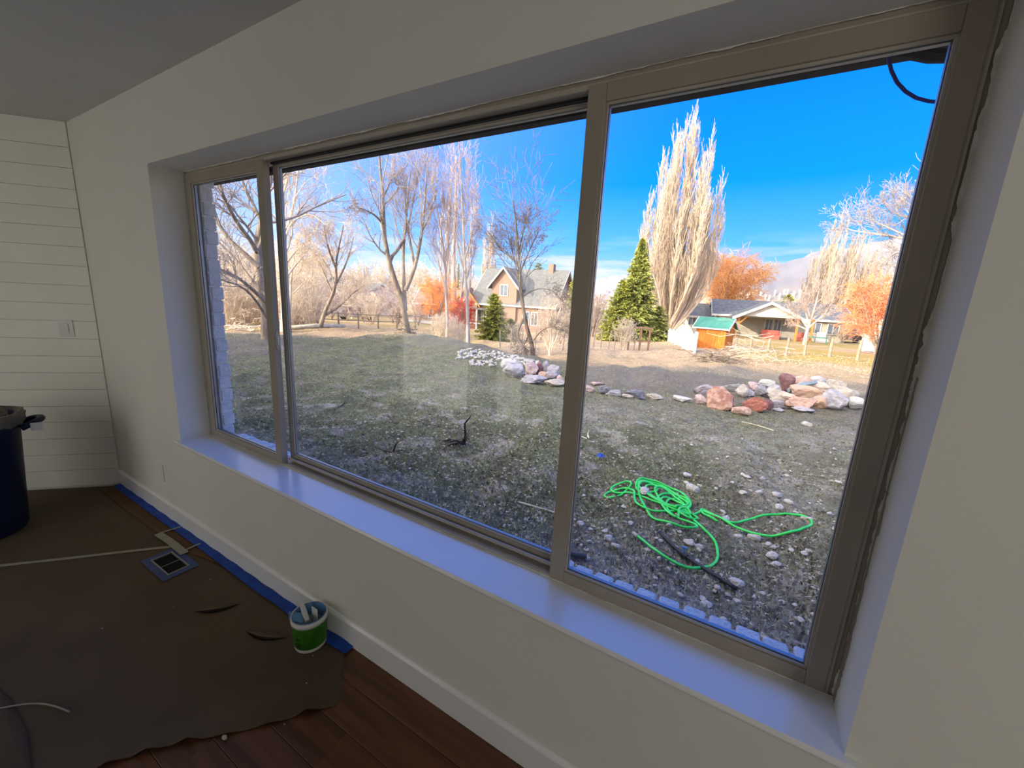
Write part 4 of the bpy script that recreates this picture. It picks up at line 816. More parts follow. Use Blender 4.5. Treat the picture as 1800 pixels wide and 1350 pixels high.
def rail_fence(name, pxr, n, h, label, m='postgrey', rails=(.45, .9), pw=.07, lean=.05, wire=False):
    P = seg_points(pxr, n); F_ = empty(name, (P[0][0], P[0][1], g1(*P[0])), label, 'fence')
    tops = []
    for p in P:
        zg = g1(*p); lx = rnd.uniform(-lean, lean); MB().tube([(p[0], p[1], zg - .15), (p[0] + lx * .5, p[1], zg + h * .5), (p[0] + lx, p[1], zg + h)], [pw, pw * .95, pw * .85], 7).build('post', M[m], F_); tops.append(zg)
    for i in range(len(P) - 1):
        for hh in rails:
            MB().tube([(P[i][0], P[i][1], tops[i] + h * hh), tuple((P[i] + P[i + 1]) / 2) + ((tops[i] + tops[i + 1]) / 2 + h * hh - .02,), (P[i + 1][0], P[i + 1][1], tops[i + 1] + h * hh)], pw * (.1 if wire else .5), 5).build('wire' if wire else 'rail', M[m], F_)
rail_fence('rail_fence', [(1295, 27), (1357, 25), (1430, 27), (1500, 27), (1560, 26)], 8, 1.0, 'weathered post and wire fence crossing the golden field', wire=True, rails=(.5, .92))
rail_fence('wire_fence', [(880, 21), (920, 20), (960, 19.5), (1010, 20), (1060, 22), (1115, 25)], 15, 1.1, 'thin wire garden fence behind the white cobbles', wire=True, rails=(.3, .6, .95), pw=.03, lean=.12)
rail_fence('grey_rail_fence', [(560, 24), (620, 25), (690, 26), (760, 27)], 7, .9, 'low grey rail fence behind the forked tree', rails=(.5, .9), pw=.05)
panel_fence('white_fence', [(1520, 40), (1545, 39), (1575, 38)], 3, 1.0, 'short white fence beside the orange red tree')
# swing frame, table, cars, tub, brush piles, logs
o, fr = house_frame(1122, 25, 10); S_ = empty('timber_frame', tuple(o), 'rust brown timber frame standing beside the juniper', 'frame')
for x_ in (-.55, .1, .6): MB().box((x_ - .05, -.05, -.2), (x_ + .05, .05, 1.35), fr=fr).build('post', M['rustroof'], S_)
MB().box((-.7, -.07, 1.3), (.75, .07, 1.4), fr=fr).build('beam', M['rustroof'], S_); MB().box((-.55, -.03, .55), (.6, .03, .62), fr=fr).build('rail', M['rustroof'], S_)
o, fr = house_frame(1434, 50, 0); S_ = empty('garden_table', tuple(o), 'low teal green table on the golden lawn by the ranch house', 'table')
MB().box((-.9, -.4, .52), (.9, .4, .6), fr=fr).build('table_top', M['teal'], S_)
for x_, y_ in ((-.8, -.3), (.8, -.3), (-.8, .3), (.8, .3)): MB().box((x_ - .04, y_ - .04, -.05), (x_ + .04, y_ + .04, .52), fr=fr).build('leg', M['teal'], S_)
def car(px, r, yaw, m, label):
    o, fr = house_frame(px, r, yaw); K = empty('car', tuple(o), label, 'car')
    MB().prism([(-2.2, .35), (2.2, .35), (2.25, .8), (1.5, .95), (.9, 1.42), (-1.1, 1.45), (-1.7, .98), (-2.25, .85)], 1, -.85, .85, fr=fr).build('body', m, K, bevel=.06)
    MB().prism([(1.35, .97), (.85, 1.36), (-1.0, 1.38), (-1.5, .99)], 1, -.87, .87, fr=fr).build('side_windows', M['winglass'], K)
    for x_ in (-1.4, 1.4):
        for y_ in (-.8, .62):
            MB().prism([(x_ + .34 * math.cos(a), .34 + .34 * math.sin(a)) for a in np.linspace(0, 6.283, 16, endpoint=False)], 1, y_, y_ + .2, fr=fr).build('wheel', M['gasket'], K)
car(628, 50, 5, M['carpaint'], 'grey car parked beyond the thicket left of the forked tree')
car(1478, 58, 62, M['cardark'], 'dark car parked right of the green garden table')
def twigs_pile(name, px, r, n, rad, h, label, seed, m='debris', rr=.018, cat='brush pile'):
    rs = np.random.RandomState(seed); b0 = at(px, r); P = []
    for i in range(n):
        c = b0 + np.array([rs.normal(0, rad * .5), rs.normal(0, rad * .4), 0]); c[2] = g1(c[0], c[1]) + abs(rs.normal(0, h * .4)); a = rs.uniform(0, 6.28); e_ = rs.normal(.12, .22); d = np.array([math.cos(a), math.sin(a), e_]); l = rad * rs.uniform(.3, .9)
        P.append([c - d * l * .5, c + rs.normal(0, .04 * rad, 3), c + d * l * .5 + np.array([0, 0, rs.uniform(-.1, .1) * rad])])
    P = np.array(P); R = np.array([[1, .8, .4]]) * rs.uniform(.5, 1.3, (n, 1)) * rr; V, F = cat_tubes([(P, R, 4)]); ob = add_mesh(name, np_mesh(name, V - b0, F), M[m], loc=tuple(b0)); return tag(ob, label, cat, kind='stuff')
twigs_pile('brush_pile', 1265, 17.2, 170, .95, .6, 'heap of cut brown branches in front of the white fence', 71, 'bark', .015)
twigs_pile('brush_pile', 1315, 18.5, 130, 1.25, 1.0, 'loose pale twigs spreading right of the brown branch heap', 72, 'twig', .008)
twigs_pile('brush_pile', 432, 19, 60, .9, .5, 'small heap of pale sticks behind the lawn at left', 73, 'twig', .02)
twigs_pile('brush_pile', 715, 17.6, 60, .42, .8, 'dark suckers and sticks around the forked tree base', 74, 'bark_d', .014)
for i, (a, c, rr_, lab) in enumerate((((505, 19.5), (606, 20.5), .10, 'long pale fallen log lying behind the shaded lawn'), ((1185, 24), (1210, 24.5), .05, 'short dark stick on the straw ground before the white fence'))):
    p, q = at(*a), at(*c); mid = (p + q) / 2; mid[2] = g1(mid[0], mid[1]) + rr_ * .8
    for v in (p, q): v[2] += rr_ * .8
    tag(MB().tube([p, mid + np.array([0, 0, .03]), q], [rr_ * .8, rr_, rr_ * .9], 8).build('fallen_log', M['straw'] if i == 0 else M['debris'], smooth=True, org=p), lab, 'log')

# ------------------------------------------------------------------ rocks
def rock_mesh(seed, flat=.8, cuts=9, sub_=2, deep=0):
    import bmesh
    rs = np.random.RandomState(seed); bm = bmesh.new(); bmesh.ops.create_icosphere(bm, subdivisions=sub_ + 1, radius=.5); V = np.array([v.co[:] for v in bm.verts]); U = V / np.linalg.norm(V, axis=1, keepdims=True)
    d = np.full(len(U), .5)
    for _ in range(cuts):
        n_ = rs.normal(0, 1, 3); n_ /= np.linalg.norm(n_); c = rs.uniform(.29 - deep, .43 - deep * .5); dt = U @ n_; lim = np.where(dt > .05, c / np.maximum(dt, .05), 9); d = np.minimum(d, lim)
    for k in range(3): q = rs.normal(0, 3 + 3 * k, 3); d = d + .02 / (k + 1) * np.sin(U @ q * 2 + rs.uniform(0, 6))
    V = U * d[:, None]; V[:, 2] *= flat; V[:, 2] -= V[:, 2].min()
    V /= (V.max(0) - V.min(0)).max(); V[:, :2] -= (V[:, :2].max(0) + V[:, :2].min(0)) / 2
    V[:, 0] /= (V[:, 0].max() - V[:, 0].min()); V[:, 1] /= (V[:, 1].max() - V[:, 1].min()); V[:, 2] /= V[:, 2].max()
    for v, c in zip(bm.verts, V): v.co = c
    me = bpy.data.meshes.new('rock'); bm.to_mesh(me); bm.free(); return me
RC = {'red': ((.55, .17, .10), (.36, .10, .07)), 'rust': ((.34, .13, .08), (.60, .34, .22)), 'salmon': ((.68, .40, .28), (.52, .29, .21)), 'pink': ((.62, .43, .38), (.50, .33, .31)), 'peach': ((.78, .55, .40), (.66, .44, .32)), 'orange': ((.70, .38, .20), (.56, .36, .27)),
      'purple': ((.35, .28, .30), (.45, .38, .39)), 'lav': ((.47, .42, .43), (.36, .31, .33)), 'tan': ((.56, .47, .37), (.44, .36, .29)), 'grey': ((.37, .34, .33), (.27, .25, .25)), 'maroon': ((.28, .11, .10), (.20, .09, .09)), 'pale': ((.66, .62, .56), (.54, .50, .45)), 'dark': ((.22, .21, .24), (.15, .14, .17))}
RM = {k: mat('rock ' + k, tuple(.8 * q + .2 * sum(a) / 3 for q in a), tuple(.75 * q + .18 * sum(c) / 3 for q in c), 5, .9, 1.0, 7, obj=True) for k, (a, c) in RC.items()}
WORDS = {'red': 'brick red', 'rust': 'rust brown', 'salmon': 'salmon', 'pink': 'pink', 'peach': 'peach', 'orange': 'orange', 'purple': 'purple grey', 'lav': 'lavender', 'tan': 'tan', 'grey': 'grey', 'maroon': 'dark maroon', 'pale': 'pale', 'dark': 'charcoal'}
def boulder(px, py, w_, h_, c, label, seed, group, rfront=None, dscale=.85):
    """px, py centre of the stone in the view; w_, h_ its apparent size"""
    P, r = hit(px, py + h_ * .42); zb_ = None
    if rfront is not None and r > rfront: r = rfront + (r - rfront) * .42; P = pt(px, py + h_ * .42, r); zb_ = P[2]
    dp = depth(P); W = w_ * dp / FPX; Hh = h_ * dp / FPX * 1.12
    me = rock_mesh(seed, cuts=10, deep=.05); me.materials.append(RM[c]); ob = bpy.data.objects.new('boulder', me); link(ob)
    v = P[:2] - CAM[:2]; v /= np.linalg.norm(v); Dp = min(W, max(Hh, W * .6)) * dscale; q = P[:2] + v * Dp * .35
    zg = g1(q[0], q[1]) - Hh * .12
    if zb_ is not None: top = zb_ + Hh; zg = max(zg, zb_ - .45 * Hh - .06); Hh = top - zg; W *= 1.06
    ob.location = (q[0], q[1], zg); ob.scale = (W, Dp, Hh); ob.rotation_euler = (0, 0, math.atan2(-v[0], v[1])); tag(ob, label, 'boulder', group)
PILE = [(265, 275, 170, 85, 'purple', 'flat purple grey boulder at the left tip of the right hand pile'), (245, 355, 110, 80, 'pink', 'small pink boulder just left of the big rust brown one'),
 (400, 350, 235, 190, 'rust', 'biggest rust brown boulder with a dark split face, front left of the pile'), (580, 290, 110, 110, 'tan', 'upright tan boulder right behind the rust brown one'), (675, 245, 80, 70, 'pink', 'small round pink boulder in the back row of the pile'),
 (790, 215, 150, 60, 'pale', 'low pale boulder at the back middle of the pile'), (640, 300, 90, 62, 'lav', 'small lavender boulder above the brick red block'), (750, 275, 100, 80, 'grey', 'grey streaked boulder behind the brick red block'),
 (690, 385, 190, 125, 'red', 'blocky brick red boulder at the front of the pile'), (800, 395, 72, 90, 'maroon', 'small maroon boulder touching the right end of the brick red block'), (575, 452, 150, 75, 'salmon', 'low salmon boulder in front of the brick red block'),
 (520, 245, 190, 50, 'grey', 'long low grey boulder behind the rust brown one'), (860, 260, 110, 60, 'lav', 'mauve boulder left of the dark maroon one at the back'), (880, 315, 190, 90, 'tan', 'broad tan boulder in the middle of the pile'),
 (950, 200, 115, 100, 'maroon', 'dark maroon boulder standing highest at the back of the pile'), (1070, 192, 150, 70, 'salmon', 'salmon topped boulder right of the dark maroon one'), (1200, 188, 150, 60, 'lav', 'lavender boulder at the far back right of the pile'),
 (1360, 230, 140, 70, 'tan', 'square tan block at the back right of the pile'), (1120, 290, 240, 90, 'orange', 'long orange boulder in the upper right of the pile'), (1215, 240, 150, 70, 'peach', 'bright peach boulder resting near the teal slab'),
 (970, 350, 110, 80, 'peach', 'rounded peach boulder right of the broad tan one'), (1060, 390, 230, 110, 'salmon', 'wide salmon boulder with stripes at the front right'), (1150, 365, 90, 60, 'purple', 'small purple grey boulder perched on the wide salmon one'),
 (1220, 370, 120, 110, 'orange', 'orange boulder between the salmon and lavender ones'), (1340, 365, 190, 150, 'lav', 'large lavender boulder at the front right of the pile'), (1430, 300, 190, 90, 'tan', 'wide greenish tan boulder behind the large lavender one'),
 (1560, 362, 130, 50, 'pale', 'low pale stone at the right tip of the pile'), (868, 395, 110, 80, 'purple', 'purple boulder right of the maroon one in front'), (1310, 300, 120, 60, 'peach', 'small peach boulder behind the large lavender one'), (1090, 440, 170, 44, 'lav', 'flat lavender slab under the wide salmon boulder'), (890, 440, 90, 30, 'lav', 'thin lavender stone in front of the purple boulder')]
for i, (x_, y_, w_, h_, c, lab) in enumerate(PILE): boulder(1180 + x_ / 4.737, 630 + y_ / 4.737, w_ / 4.737, h_ / 4.737, c, lab, 100 + i, 'boulders of the right hand pile', 9.7)
p, q = pt(1386, 686, 10.1), pt(1434, 672, 10.9)
tag(MB().tube([p, (p + q) / 2 + np.array([0, 0, .04]), q], [.04, .065, .045], 5).build('stone_slab', mat('teal stone', (.30, .37, .35), (.38, .43, .40), 8, .8, .4, 20), smooth=False, org=p), 'long pale teal stone slab lying across the boulder pile', 'slab')
LEFTP = [(465, 318, 150, 60, 'pale', 'pale flat topped boulder at the left end of the left pile'), (480, 372, 160, 95, 'lav', 'large lavender boulder under the pale flat one'), (600, 360, 95, 90, 'pink', 'pinkish upright boulder in the left pile'), (655, 345, 55, 70, 'maroon', 'narrow maroon boulder left of the purple one'), (692, 335, 72, 62, 'purple', 'dark purple boulder at the top of the left pile'),
 (755, 362, 95, 60, 'lav', 'lavender boulder at the right top of the left pile'), (738, 402, 90, 50, 'purple', 'low purple boulder in the right of the left pile'), (685, 400, 82, 55, 'salmon', 'round salmon boulder in the middle of the left pile'), (615, 428, 190, 60, 'lav', 'wide mauve boulder at the front of the left pile'), (765, 452, 150, 48, 'tan', 'low tan boulder at the front right of the left pile'), (800, 418, 55, 50, 'pink', 'small pink boulder against the mullion edge')]
for i, (x_, y_, w_, h_, c, lab) in enumerate(LEFTP): boulder(780 + x_ / 3.913, 560 + y_ / 3.913, w_ / 3.913, h_ / 3.913, c, lab, 200 + i, 'boulders of the left hand pile', 9.9)
ROW = [(990, 487, 92, 42, 'pink', 'first pink boulder right of the mullion in the stone row'), (1055, 455, 100, 24, 'pink', 'faint flat pink stone behind the stone row'), (1095, 498, 90, 62, 'dark', 'charcoal boulder in the stone row'), (1165, 515, 110, 46, 'grey', 'grey boulder joined to the charcoal one in the row'), (1315, 525, 140, 58, 'dark', 'long charcoal purple boulder in the middle of the row'), (1262, 538, 80, 30, 'tan', 'small tan stone before the charcoal purple boulder'), (1450, 542, 115, 36, 'tan', 'half buried tan stone in the row'), (1640, 562, 130, 40, 'pale', 'half buried pale stone nearest the right hand pile')]
for i, (x_, y_, w_, h_, c, lab) in enumerate(ROW): boulder(780 + x_ / 3.913, 560 + y_ / 3.913, w_ / 3.913, h_ / 3.913, c, lab, 230 + i, 'stones of the row between the piles')
cob = [rock_mesh(300 + i, .9, 4, 1) for i in range(6)]
M['cobble'] = mat('pale cobble', (.60, .55, .48), (.42, .38, .33), 6, .85, .3, 20, obj=True)
M['cobble2'] = mat('tan pebble', (.55, .48, .40), (.40, .34, .28), 6, .85, .3, 20, obj=True)
for m_ in cob: m_.materials.append(M['cobble'])
peb = [rock_mesh(330 + i, .9, 3, 1) for i in range(5)]
for m_ in peb: m_.materials.append(M['cobble2'])
for i in range(270):
    t = rnd.random(); X = 90 + 570 * t; Y = np.interp(X, [90, 200, 350, 500, 660], [255, 240, 262, 285, 322]) + rnd.uniform(-34, 34) * (1 - .4 * t)
    if i > 220: X = rnd.uniform(180, 360); Y = rnd.uniform(295, 328)
    P, r = hit(780 + X / 3.913, 560 + Y / 3.913); s = rnd.uniform(.06, .13)
    o = bpy.data.objects.new('cobble', rnd.choice(cob)); link(o); o.location = (P[0], P[1], g1(P[0], P[1]) - s * .15); o.scale = (s, s * rnd.uniform(.6, 1), s * rnd.uniform(.5, .8)); o.rotation_euler = (rnd.uniform(-.3, .3), rnd.uniform(-.3, .3), rnd.uniform(0, 6.3))
    tag(o, 'white cobble in the band of pale stones on the lawn crest', 'stone', 'white cobbles on the lawn crest')

# ------------------------------------------------------------------ near ground: pebbles, chips, straw, grass, hose, pipes, stump
def near_pt(): 
    while True:
        px, py = rnd.uniform(1000, 1500), rnd.uniform(770, 1160); P, r = hit(px, py)
        if P[1] > .45: return P, r
PEB = [(1305, 835, 9), (1207, 840, 16), (1230, 856, 10), (1312, 841, 14), (1365, 872, 20), (1333, 870, 14), (1385, 887, 16), (1400, 903, 12), (1370, 895, 18), (1305, 872, 15), (1270, 905, 14), (1340, 845, 10), (1423, 915, 12), (1456, 905, 12), (1325, 950, 22), (1297, 947, 14), (1350, 960, 12), (1413, 978, 14), (1356, 983, 22), (1363, 996, 20), (1187, 964, 12), (1210, 962, 20), (1228, 965, 16), (1083, 965, 20), (1070, 950, 18), (1095, 896, 12), (1108, 923, 12), (1020, 922, 13), (1293, 1030, 26), (1295, 1060, 14), (1235, 1056, 18), (1132, 870, 24), (1218, 862, 26), (1177, 924, 14), (1383, 840, 12), (1373, 1062, 12), (1240, 1068, 22), (1154, 948, 8), (1206, 854, 12), (1473, 852, 12), (1275, 915, 20), (1420, 975, 12), (1458, 1025, 10), (1200, 1075, 10), (1390, 970, 10)]
for px, py, w_ in PEB:
    P, r = hit(px, py); s = w_ * depth(P) / FPX; o = bpy.data.objects.new('river_stone', rnd.choice(cob)); link(o); o.location = (P[0], P[1], g1(P[0], P[1]) - s * .14); o.scale = (s, s * rnd.uniform(.6, .9), s * rnd.uniform(.45, .65)); o.rotation_euler = (rnd.uniform(-.15, .15), 0, rnd.uniform(0, 6.3))
    tag(o, 'rounded pale river stone in the dirt around the green hose', 'stone', 'river stones around the hose')
for i in range(170):
    P, r = near_pt(); s = rnd.uniform(.018, .05); o = bpy.data.objects.new('pebble', rnd.choice(cob + peb)); link(o); o.location = (P[0], P[1], g1(P[0], P[1]) - s * .12); o.scale = (s, s * rnd.uniform(.6, 1), s * rnd.uniform(.4, .7)); o.rotation_euler = (0, 0, rnd.uniform(0, 6.3))
    tag(o, 'small pebble scattered in the dirt outside the window', 'pebble', 'small pebbles in the dirt')
rs = np.random.RandomState(77)
def scatter(n, r0, r1, pw=1.0, a0=-72, a1=26):
    a = np.radians(rs.uniform(a0, a1, n)); r = r0 + (r1 - r0) * rs.uniform(0, 1, n) ** pw; X = r * np.sin(a); Y = r * np.cos(a) - 1; k = Y > .42; return X[k], Y[k]
def blades(name, n, r0, r1, hgt, wid, m, label, flat=False, pw=1.0, clump=1):
    X, Y = scatter(n // clump, r0, r1, pw)
    X = np.repeat(X, clump) + rs.normal(0, .02, len(X) * clump); Y = np.repeat(Y, clump) + rs.normal(0, .02, len(Y) * clump); Y = np.maximum(Y, .42); Z = G(X, Y); n = len(X); rr = np.hypot(X, Y + 1); a = rs.uniform(0, 6.28, n); h = hgt * rs.uniform(.4, 1.3, n)
    lie = rs.uniform(.8, 1.2, n) if flat else rs.uniform(.3, 1.1, n); d = np.stack([np.cos(a) * lie, np.sin(a) * lie, (rs.uniform(.02, .2, n) if flat else rs.uniform(.4, 1, n))], 1) * h[:, None]; s = np.stack([-np.sin(a), np.cos(a), np.zeros(n)], 1) * (wid * (.6 + rr / 7))[:, None]
    B = np.stack([X, Y, Z - .004], 1); V = np.stack([B - s, B + s, B + d], 1).reshape(-1, 3); me = np_mesh(name, V, [np.arange(len(V)).reshape(-1, 3)]); return tag(add_mesh(name, me, m), label, 'grass', kind='stuff')
blades('dry_straw', 90000, 1.6, 13, .055, .0016, M['straw'], 'pale dry straw littering the ground outside the window', True, 1.3)
blades('short_grass', 90000, 2.0, 17, .035, .0022, M['grass_d'], 'short thin green grass over the shaded lawn', False, 1.0, 3)
blades('meadow_grass', 40000, 16, 30, .06, .0022, M['straw'], 'dry standing grass of the sunlit meadow', False, .8, 3)
def chips(name, n, r0, r1, s0, m, label, pw):
    X, Y = scatter(n, r0, r1, pw); Z = G(X, Y); n = len(X); s = s0 * rs.uniform(.4, 1.4, n) * (1 + np.hypot(X, Y) * .06); C = np.stack([X, Y, Z], 1); T = np.array([(1, 0, -.1), (-.5, .8, -.1), (-.6, -.8, -.1), (0, 0, .8)]); a = rs.uniform(0, 6.28, n); ca, sa = np.cos(a), np.sin(a)
    W = np.stack([np.stack([C[:, 0] + s * (T[k, 0] * ca - T[k, 1] * sa), C[:, 1] + s * (T[k, 0] * sa + T[k, 1] * ca), C[:, 2] + s * T[k, 2] * .6], 1) for k in range(4)], 1).reshape(-1, 3); i = np.arange(n)[:, None] * 4; F = np.concatenate([i + np.array([[0, 1, 3]]), i + np.array([[1, 2, 3]]), i + np.array([[2, 0, 3]])])
    return tag(add_mesh(name, np_mesh(name, W, [F]), m), label, 'gravel', kind='stuff')
chips('pale_gravel', 3500, 1.6, 15, .010, M['cobble'], 'pale gravel chips sprinkled over dirt and lawn', 1.0)
chips('dirt_crumbs', 8000, 1.5, 9, .011, M['debris'], 'dark crumbs of earth and bark on the bare ground', 1.0)
chips('earth_clods', 3500, 1.5, 6, .018, mat('earth clods', (.30, .24, .18), (.42, .36, .28), 20, .95), 'brown earth clods on the bare ground', 1.0)

def ground_curve(pts, sx, ox, oy, lift=.012, n=None, jit=0):
    P = [onplane(ox + x_ / sx, oy + y_ / sx, z=-.225) for x_, y_ in pts]
    P = smooth_line(P, n or len(pts) * 6, 3)
    if len(P) > 60:
        for _ in range(3): P[1:-1, :2] = (P[:-2, :2] + 2 * P[1:-1, :2] + P[2:, :2]) / 4
    z = np.array([g1(p[0], p[1]) for p in P]); zs = z.copy()
    for _ in range(4): zs[1:-1] = (zs[:-2] + zs[1:-1] + zs[2:]) / 3
    P[:, 2] = np.maximum(zs, z - .004) + lift + jit * (1 + np.sin(np.arange(len(P)) * .12)) * .5
    return P
_lp = lambda cx, cy, rx, ry, tl, n, a0, a1: [(cx + rx * math.cos(a) * math.cos(tl) - ry * math.sin(a) * math.sin(tl), cy + rx * math.cos(a) * math.sin(tl) + ry * math.sin(a) * math.cos(tl)) for a in np.linspace(a0, a1, n)]
HOSE = [(455, 525), (505, 562), (570, 620), (640, 672), (720, 700), (800, 703), (870, 685), (925, 640), (942, 590), (930, 530), (880, 470), (820, 420), (775, 370), (755, 330), (780, 290), (785, 262), (740, 222), (660, 195), (560, 170), (480, 165), (455, 190), (458, 235), (500, 262), (560, 248), (590, 225), (560, 190), (490, 190), (462, 225), (480, 290), (515, 350), (560, 405), (640, 440), (740, 462), (830, 456), (800, 430), (720, 405), (650, 365), (625, 310), (650, 255), (720, 245), (775, 280), (750, 310), (660, 322)] + _lp(640, 265, 145, 50, .35, 10, .8, 7.0) + _lp(665, 280, 120, 42, .5, 9, 1.0, 7.0) + _lp(620, 250, 165, 62, .3, 11, 1.2, 7.2) + _lp(690, 330, 110, 60, .6, 9, 1.0, 6.0) + [(570, 310), (500, 280), (430, 245), (380, 232), (320, 222), (308, 195), (345, 180), (410, 182), (440, 190), (400, 228), (350, 250), (290, 246), (268, 228), (300, 205), (400, 210), (450, 250), (440, 300), (480, 340), (560, 366), (650, 352), (740, 330), (790, 300), (760, 255), (690, 232), (610, 240), (570, 280), (620, 300), (720, 318), (790, 345), (830, 385), (800, 395), (730, 380), (690, 340), (760, 350), (825, 340), (840, 300), (880, 325), (960, 368), (1040, 412), (1130, 460), (1220, 482), (1320, 497), (1420, 487), (1482, 458), (1483, 430), (1430, 395), (1330, 377), (1230, 370), (1120, 378), (1010, 392), (960, 362), (890, 318), (835, 292), (850, 330), (900, 372), (935, 405)]
P = ground_curve(HOSE, 3.333, 980, 800, .012, 900, .028)
hs = MB().tube(P, .0105, 7).build('garden_hose', M['hose'], smooth=True, org=P[0]); tag(hs, 'bright green garden hose lying in tangled coils on the dirt', 'hose')
e_ = P[0] - P[1]; e_ /= np.linalg.norm(e_); MB().tube([P[0] - e_ * .01, P[0] + e_ * .035], .014, 8).build('hose_fitting', M['cobble'], hs)
P = ground_curve([(590, 497), (680, 575), (780, 650), (870, 720), (960, 780), (1040, 835)], 3.333, 980, 800, .028, 14)
bp_ = MB().tube(P, .0135, 9).build('black_pipe', M['blackpipe'], smooth=True, org=P[0]); tag(bp_, 'straight black plastic pipe lying across the green hose end', 'pipe')
c_ = P[5]; MB().tube([c_ - (P[6] - P[4]) * .35, c_ + (P[6] - P[4]) * .35], .020, 9).build('coupling', M['blackpipe'], bp_)
MB().tube([c_, c_ + np.array([0, 0, .055])], .009, 7).build('valve_stem', M['bluetray'], bp_); MB().tube([c_ + np.array([-.02, 0, .055]), c_ + np.array([.02, 0, .055])], .008, 6).build('valve_handle', M['bluetray'], bp_)
P = ground_curve([(60, 648), (110, 662), (158, 655)], 3.333, 980, 800, .03, 6); tag(MB().tube(P, .018, 9).build('black_pipe', M['blackpipe'], smooth=True, org=P[0]), 'stub of black pipe just outside the right sash sill', 'pipe')
P, _ = hit(1054, 805); b = MB(); b.add([tuple(P + np.array(q)) for q in ((-.05, -.02, .02), (.04, -.04, .015), (.06, .03, .03), (-.02, .05, .05), (0, 0, .06))], [(0, 1, 4), (1, 2, 4), (2, 3, 4), (3, 0, 4), (3, 2, 1, 0)]); tag(b.build('blue_scrap', M['tape'], org=P), 'tiny crumpled blue plastic scrap on the bare ground', 'litter')
# black twisted stump on the lawn, a few small branches
rs2 = np.random.RandomState(8)
def stump(px, py, s, label, seed, m='debris', n=9):
    rs2 = np.random.RandomState(seed); P, r = hit(px, py); S_ = empty('dead_stump', tuple(P), label, 'stump')
    for k in range(n):
        a = rs2.uniform(0, 6.28); l = s * rs2.uniform(.5, 1.3); up = rs2.uniform(.0, .8) if k else 2.0
        q = [P + np.array([0, 0, -.01])]; d = np.array([math.cos(a), math.sin(a), up]) / 4 * l
        for j in range(4): q.append(q[-1] + d + rs2.normal(0, .06 * s, 3)); d = d * np.array([1, 1, .6])
        for v in q[1:]: v[2] = max(v[2], g1(v[0], v[1]) + .012)
        MB().tube(smooth_line(q, 8), list(np.linspace(.028, .007, 8) * s * 2.2), 6).build('root' if k else 'broken_stem', M[m], S_, smooth=True)
stump(815, 779, .32, 'black twisted dead stump with an upright stem on the shaded lawn', 8)
stump(690, 796, .2, 'small dark stick cluster left of the twisted stump', 9, n=4)
stump(1035, 772, .2, 'pale curved dead twigs on the lawn just right of the mullion', 10, 'straw', 5)
for i, (px, py, l, lab) in enumerate(((600, 712, .35, 'dark stick on the lawn seen through the left of the wide pane'), (960, 900, .5, 'pale stick lying near the mullion foot'), (1330, 750, .8, 'long thin pale stick lying before the boulder pile'), (1290, 1150, .25, 'dark stick lying close below the right sash'))):
    P, _ = hit(px, py); a = rnd.uniform(0, 3.1); d = np.array([math.cos(a), math.sin(a), 0]) * l / 2; q = [P - d, P + np.array([.02, .02, 0]), P + d]
    for v in q: v[2] = g1(v[0], max(v[1], .45)) + .014; v[1] = max(v[1], .45)
    tag(MB().tube(smooth_line(q, 7), .008, 5).build('stick', M['debris'] if 'dark' in lab else M['straw'], org=q[0]), lab, 'stick')
# pale flat stones flush on the lawn
P, _ = hit(1418, 748); o = bpy.data.objects.new('flat_stone', cob[1]); link(o); o.location = P - np.array([0, 0, .02]); o.scale = (.17, .1, .09); tag(o, 'single pale flat stone on the grass before the boulder pile', 'stone')

# ------------------------------------------------------------------ things on the room floor
def sheet(name, poly, z, m, label, cat, org=None, seed=1, amp=.004, th=.0008, n=60, holes=None, curl=None):
    """a paper sheet: a fine grid clipped to the outline, gently buckled"""
    poly = np.array(poly); x0, y0 = poly.min(0); x1, y1 = poly.max(0); nx = max(4, int((x1 - x0) / .03)); ny = max(4, int((y1 - y0) / .03)); xs = np.linspace(x0, x1, nx); ys = np.linspace(y0, y1, ny)
    import bmesh
    bm = bmesh.new(); vs_ = [bm.verts.new((p[0], p[1], 0)) for p in poly]; bm.faces.new(vs_)
    for xx in xs[1:-1]: bmesh.ops.bisect_plane(bm, geom=bm.verts[:] + bm.edges[:] + bm.faces[:], plane_co=(xx, 0, 0), plane_no=(1, 0, 0))
    for yy in ys[1:-1]: bmesh.ops.bisect_plane(bm, geom=bm.verts[:] + bm.edges[:] + bm.faces[:], plane_co=(0, yy, 0), plane_no=(0, 1, 0))
    if holes:
        (hx0, hx1, hy0, hy1) = holes
        for c_, n_ in (((hx0, 0, 0), (1, 0, 0)), ((hx1, 0, 0), (1, 0, 0)), ((0, hy0, 0), (0, 1, 0)), ((0, hy1, 0), (0, 1, 0))): bmesh.ops.bisect_plane(bm, geom=bm.verts[:] + bm.edges[:] + bm.faces[:], plane_co=c_, plane_no=n_)
        bmesh.ops.delete(bm, geom=[f for f in bm.faces if hx0 < f.calc_center_median().x < hx1 and hy0 < f.calc_center_median().y < hy1], context='FACES')
    r_ = np.random.RandomState(seed); ks = [(r_.normal(0, 7, 2), r_.uniform(0, 6)) for _ in range(5)]
    for v in bm.verts:
        h_ = sum(math.sin(k[0] * v.co.x + k[1] * v.co.y + ph) for k, ph in ks) / 5; v.co.z = z + amp * max(0, h_ + .15)
        if curl: v.co.z += curl(v.co.x, v.co.y)
    me = bpy.data.meshes.new(name); o0 = np.array(org if org is not None else (*poly[0], 0), float)
    for v in bm.verts: v.co -= Vector(o0)
    bm.normal_update(); bm.to_mesh(me); bm.free(); me.materials.append(m)
    for p_ in me.polygons: p_.use_smooth = True
    o = bpy.data.objects.new(name, me); link(o); o.location = o0; sd = o.modifiers.new('thickness', 'SOLIDIFY'); sd.thickness = th; sd.offset = 1; return tag(o, label, cat)
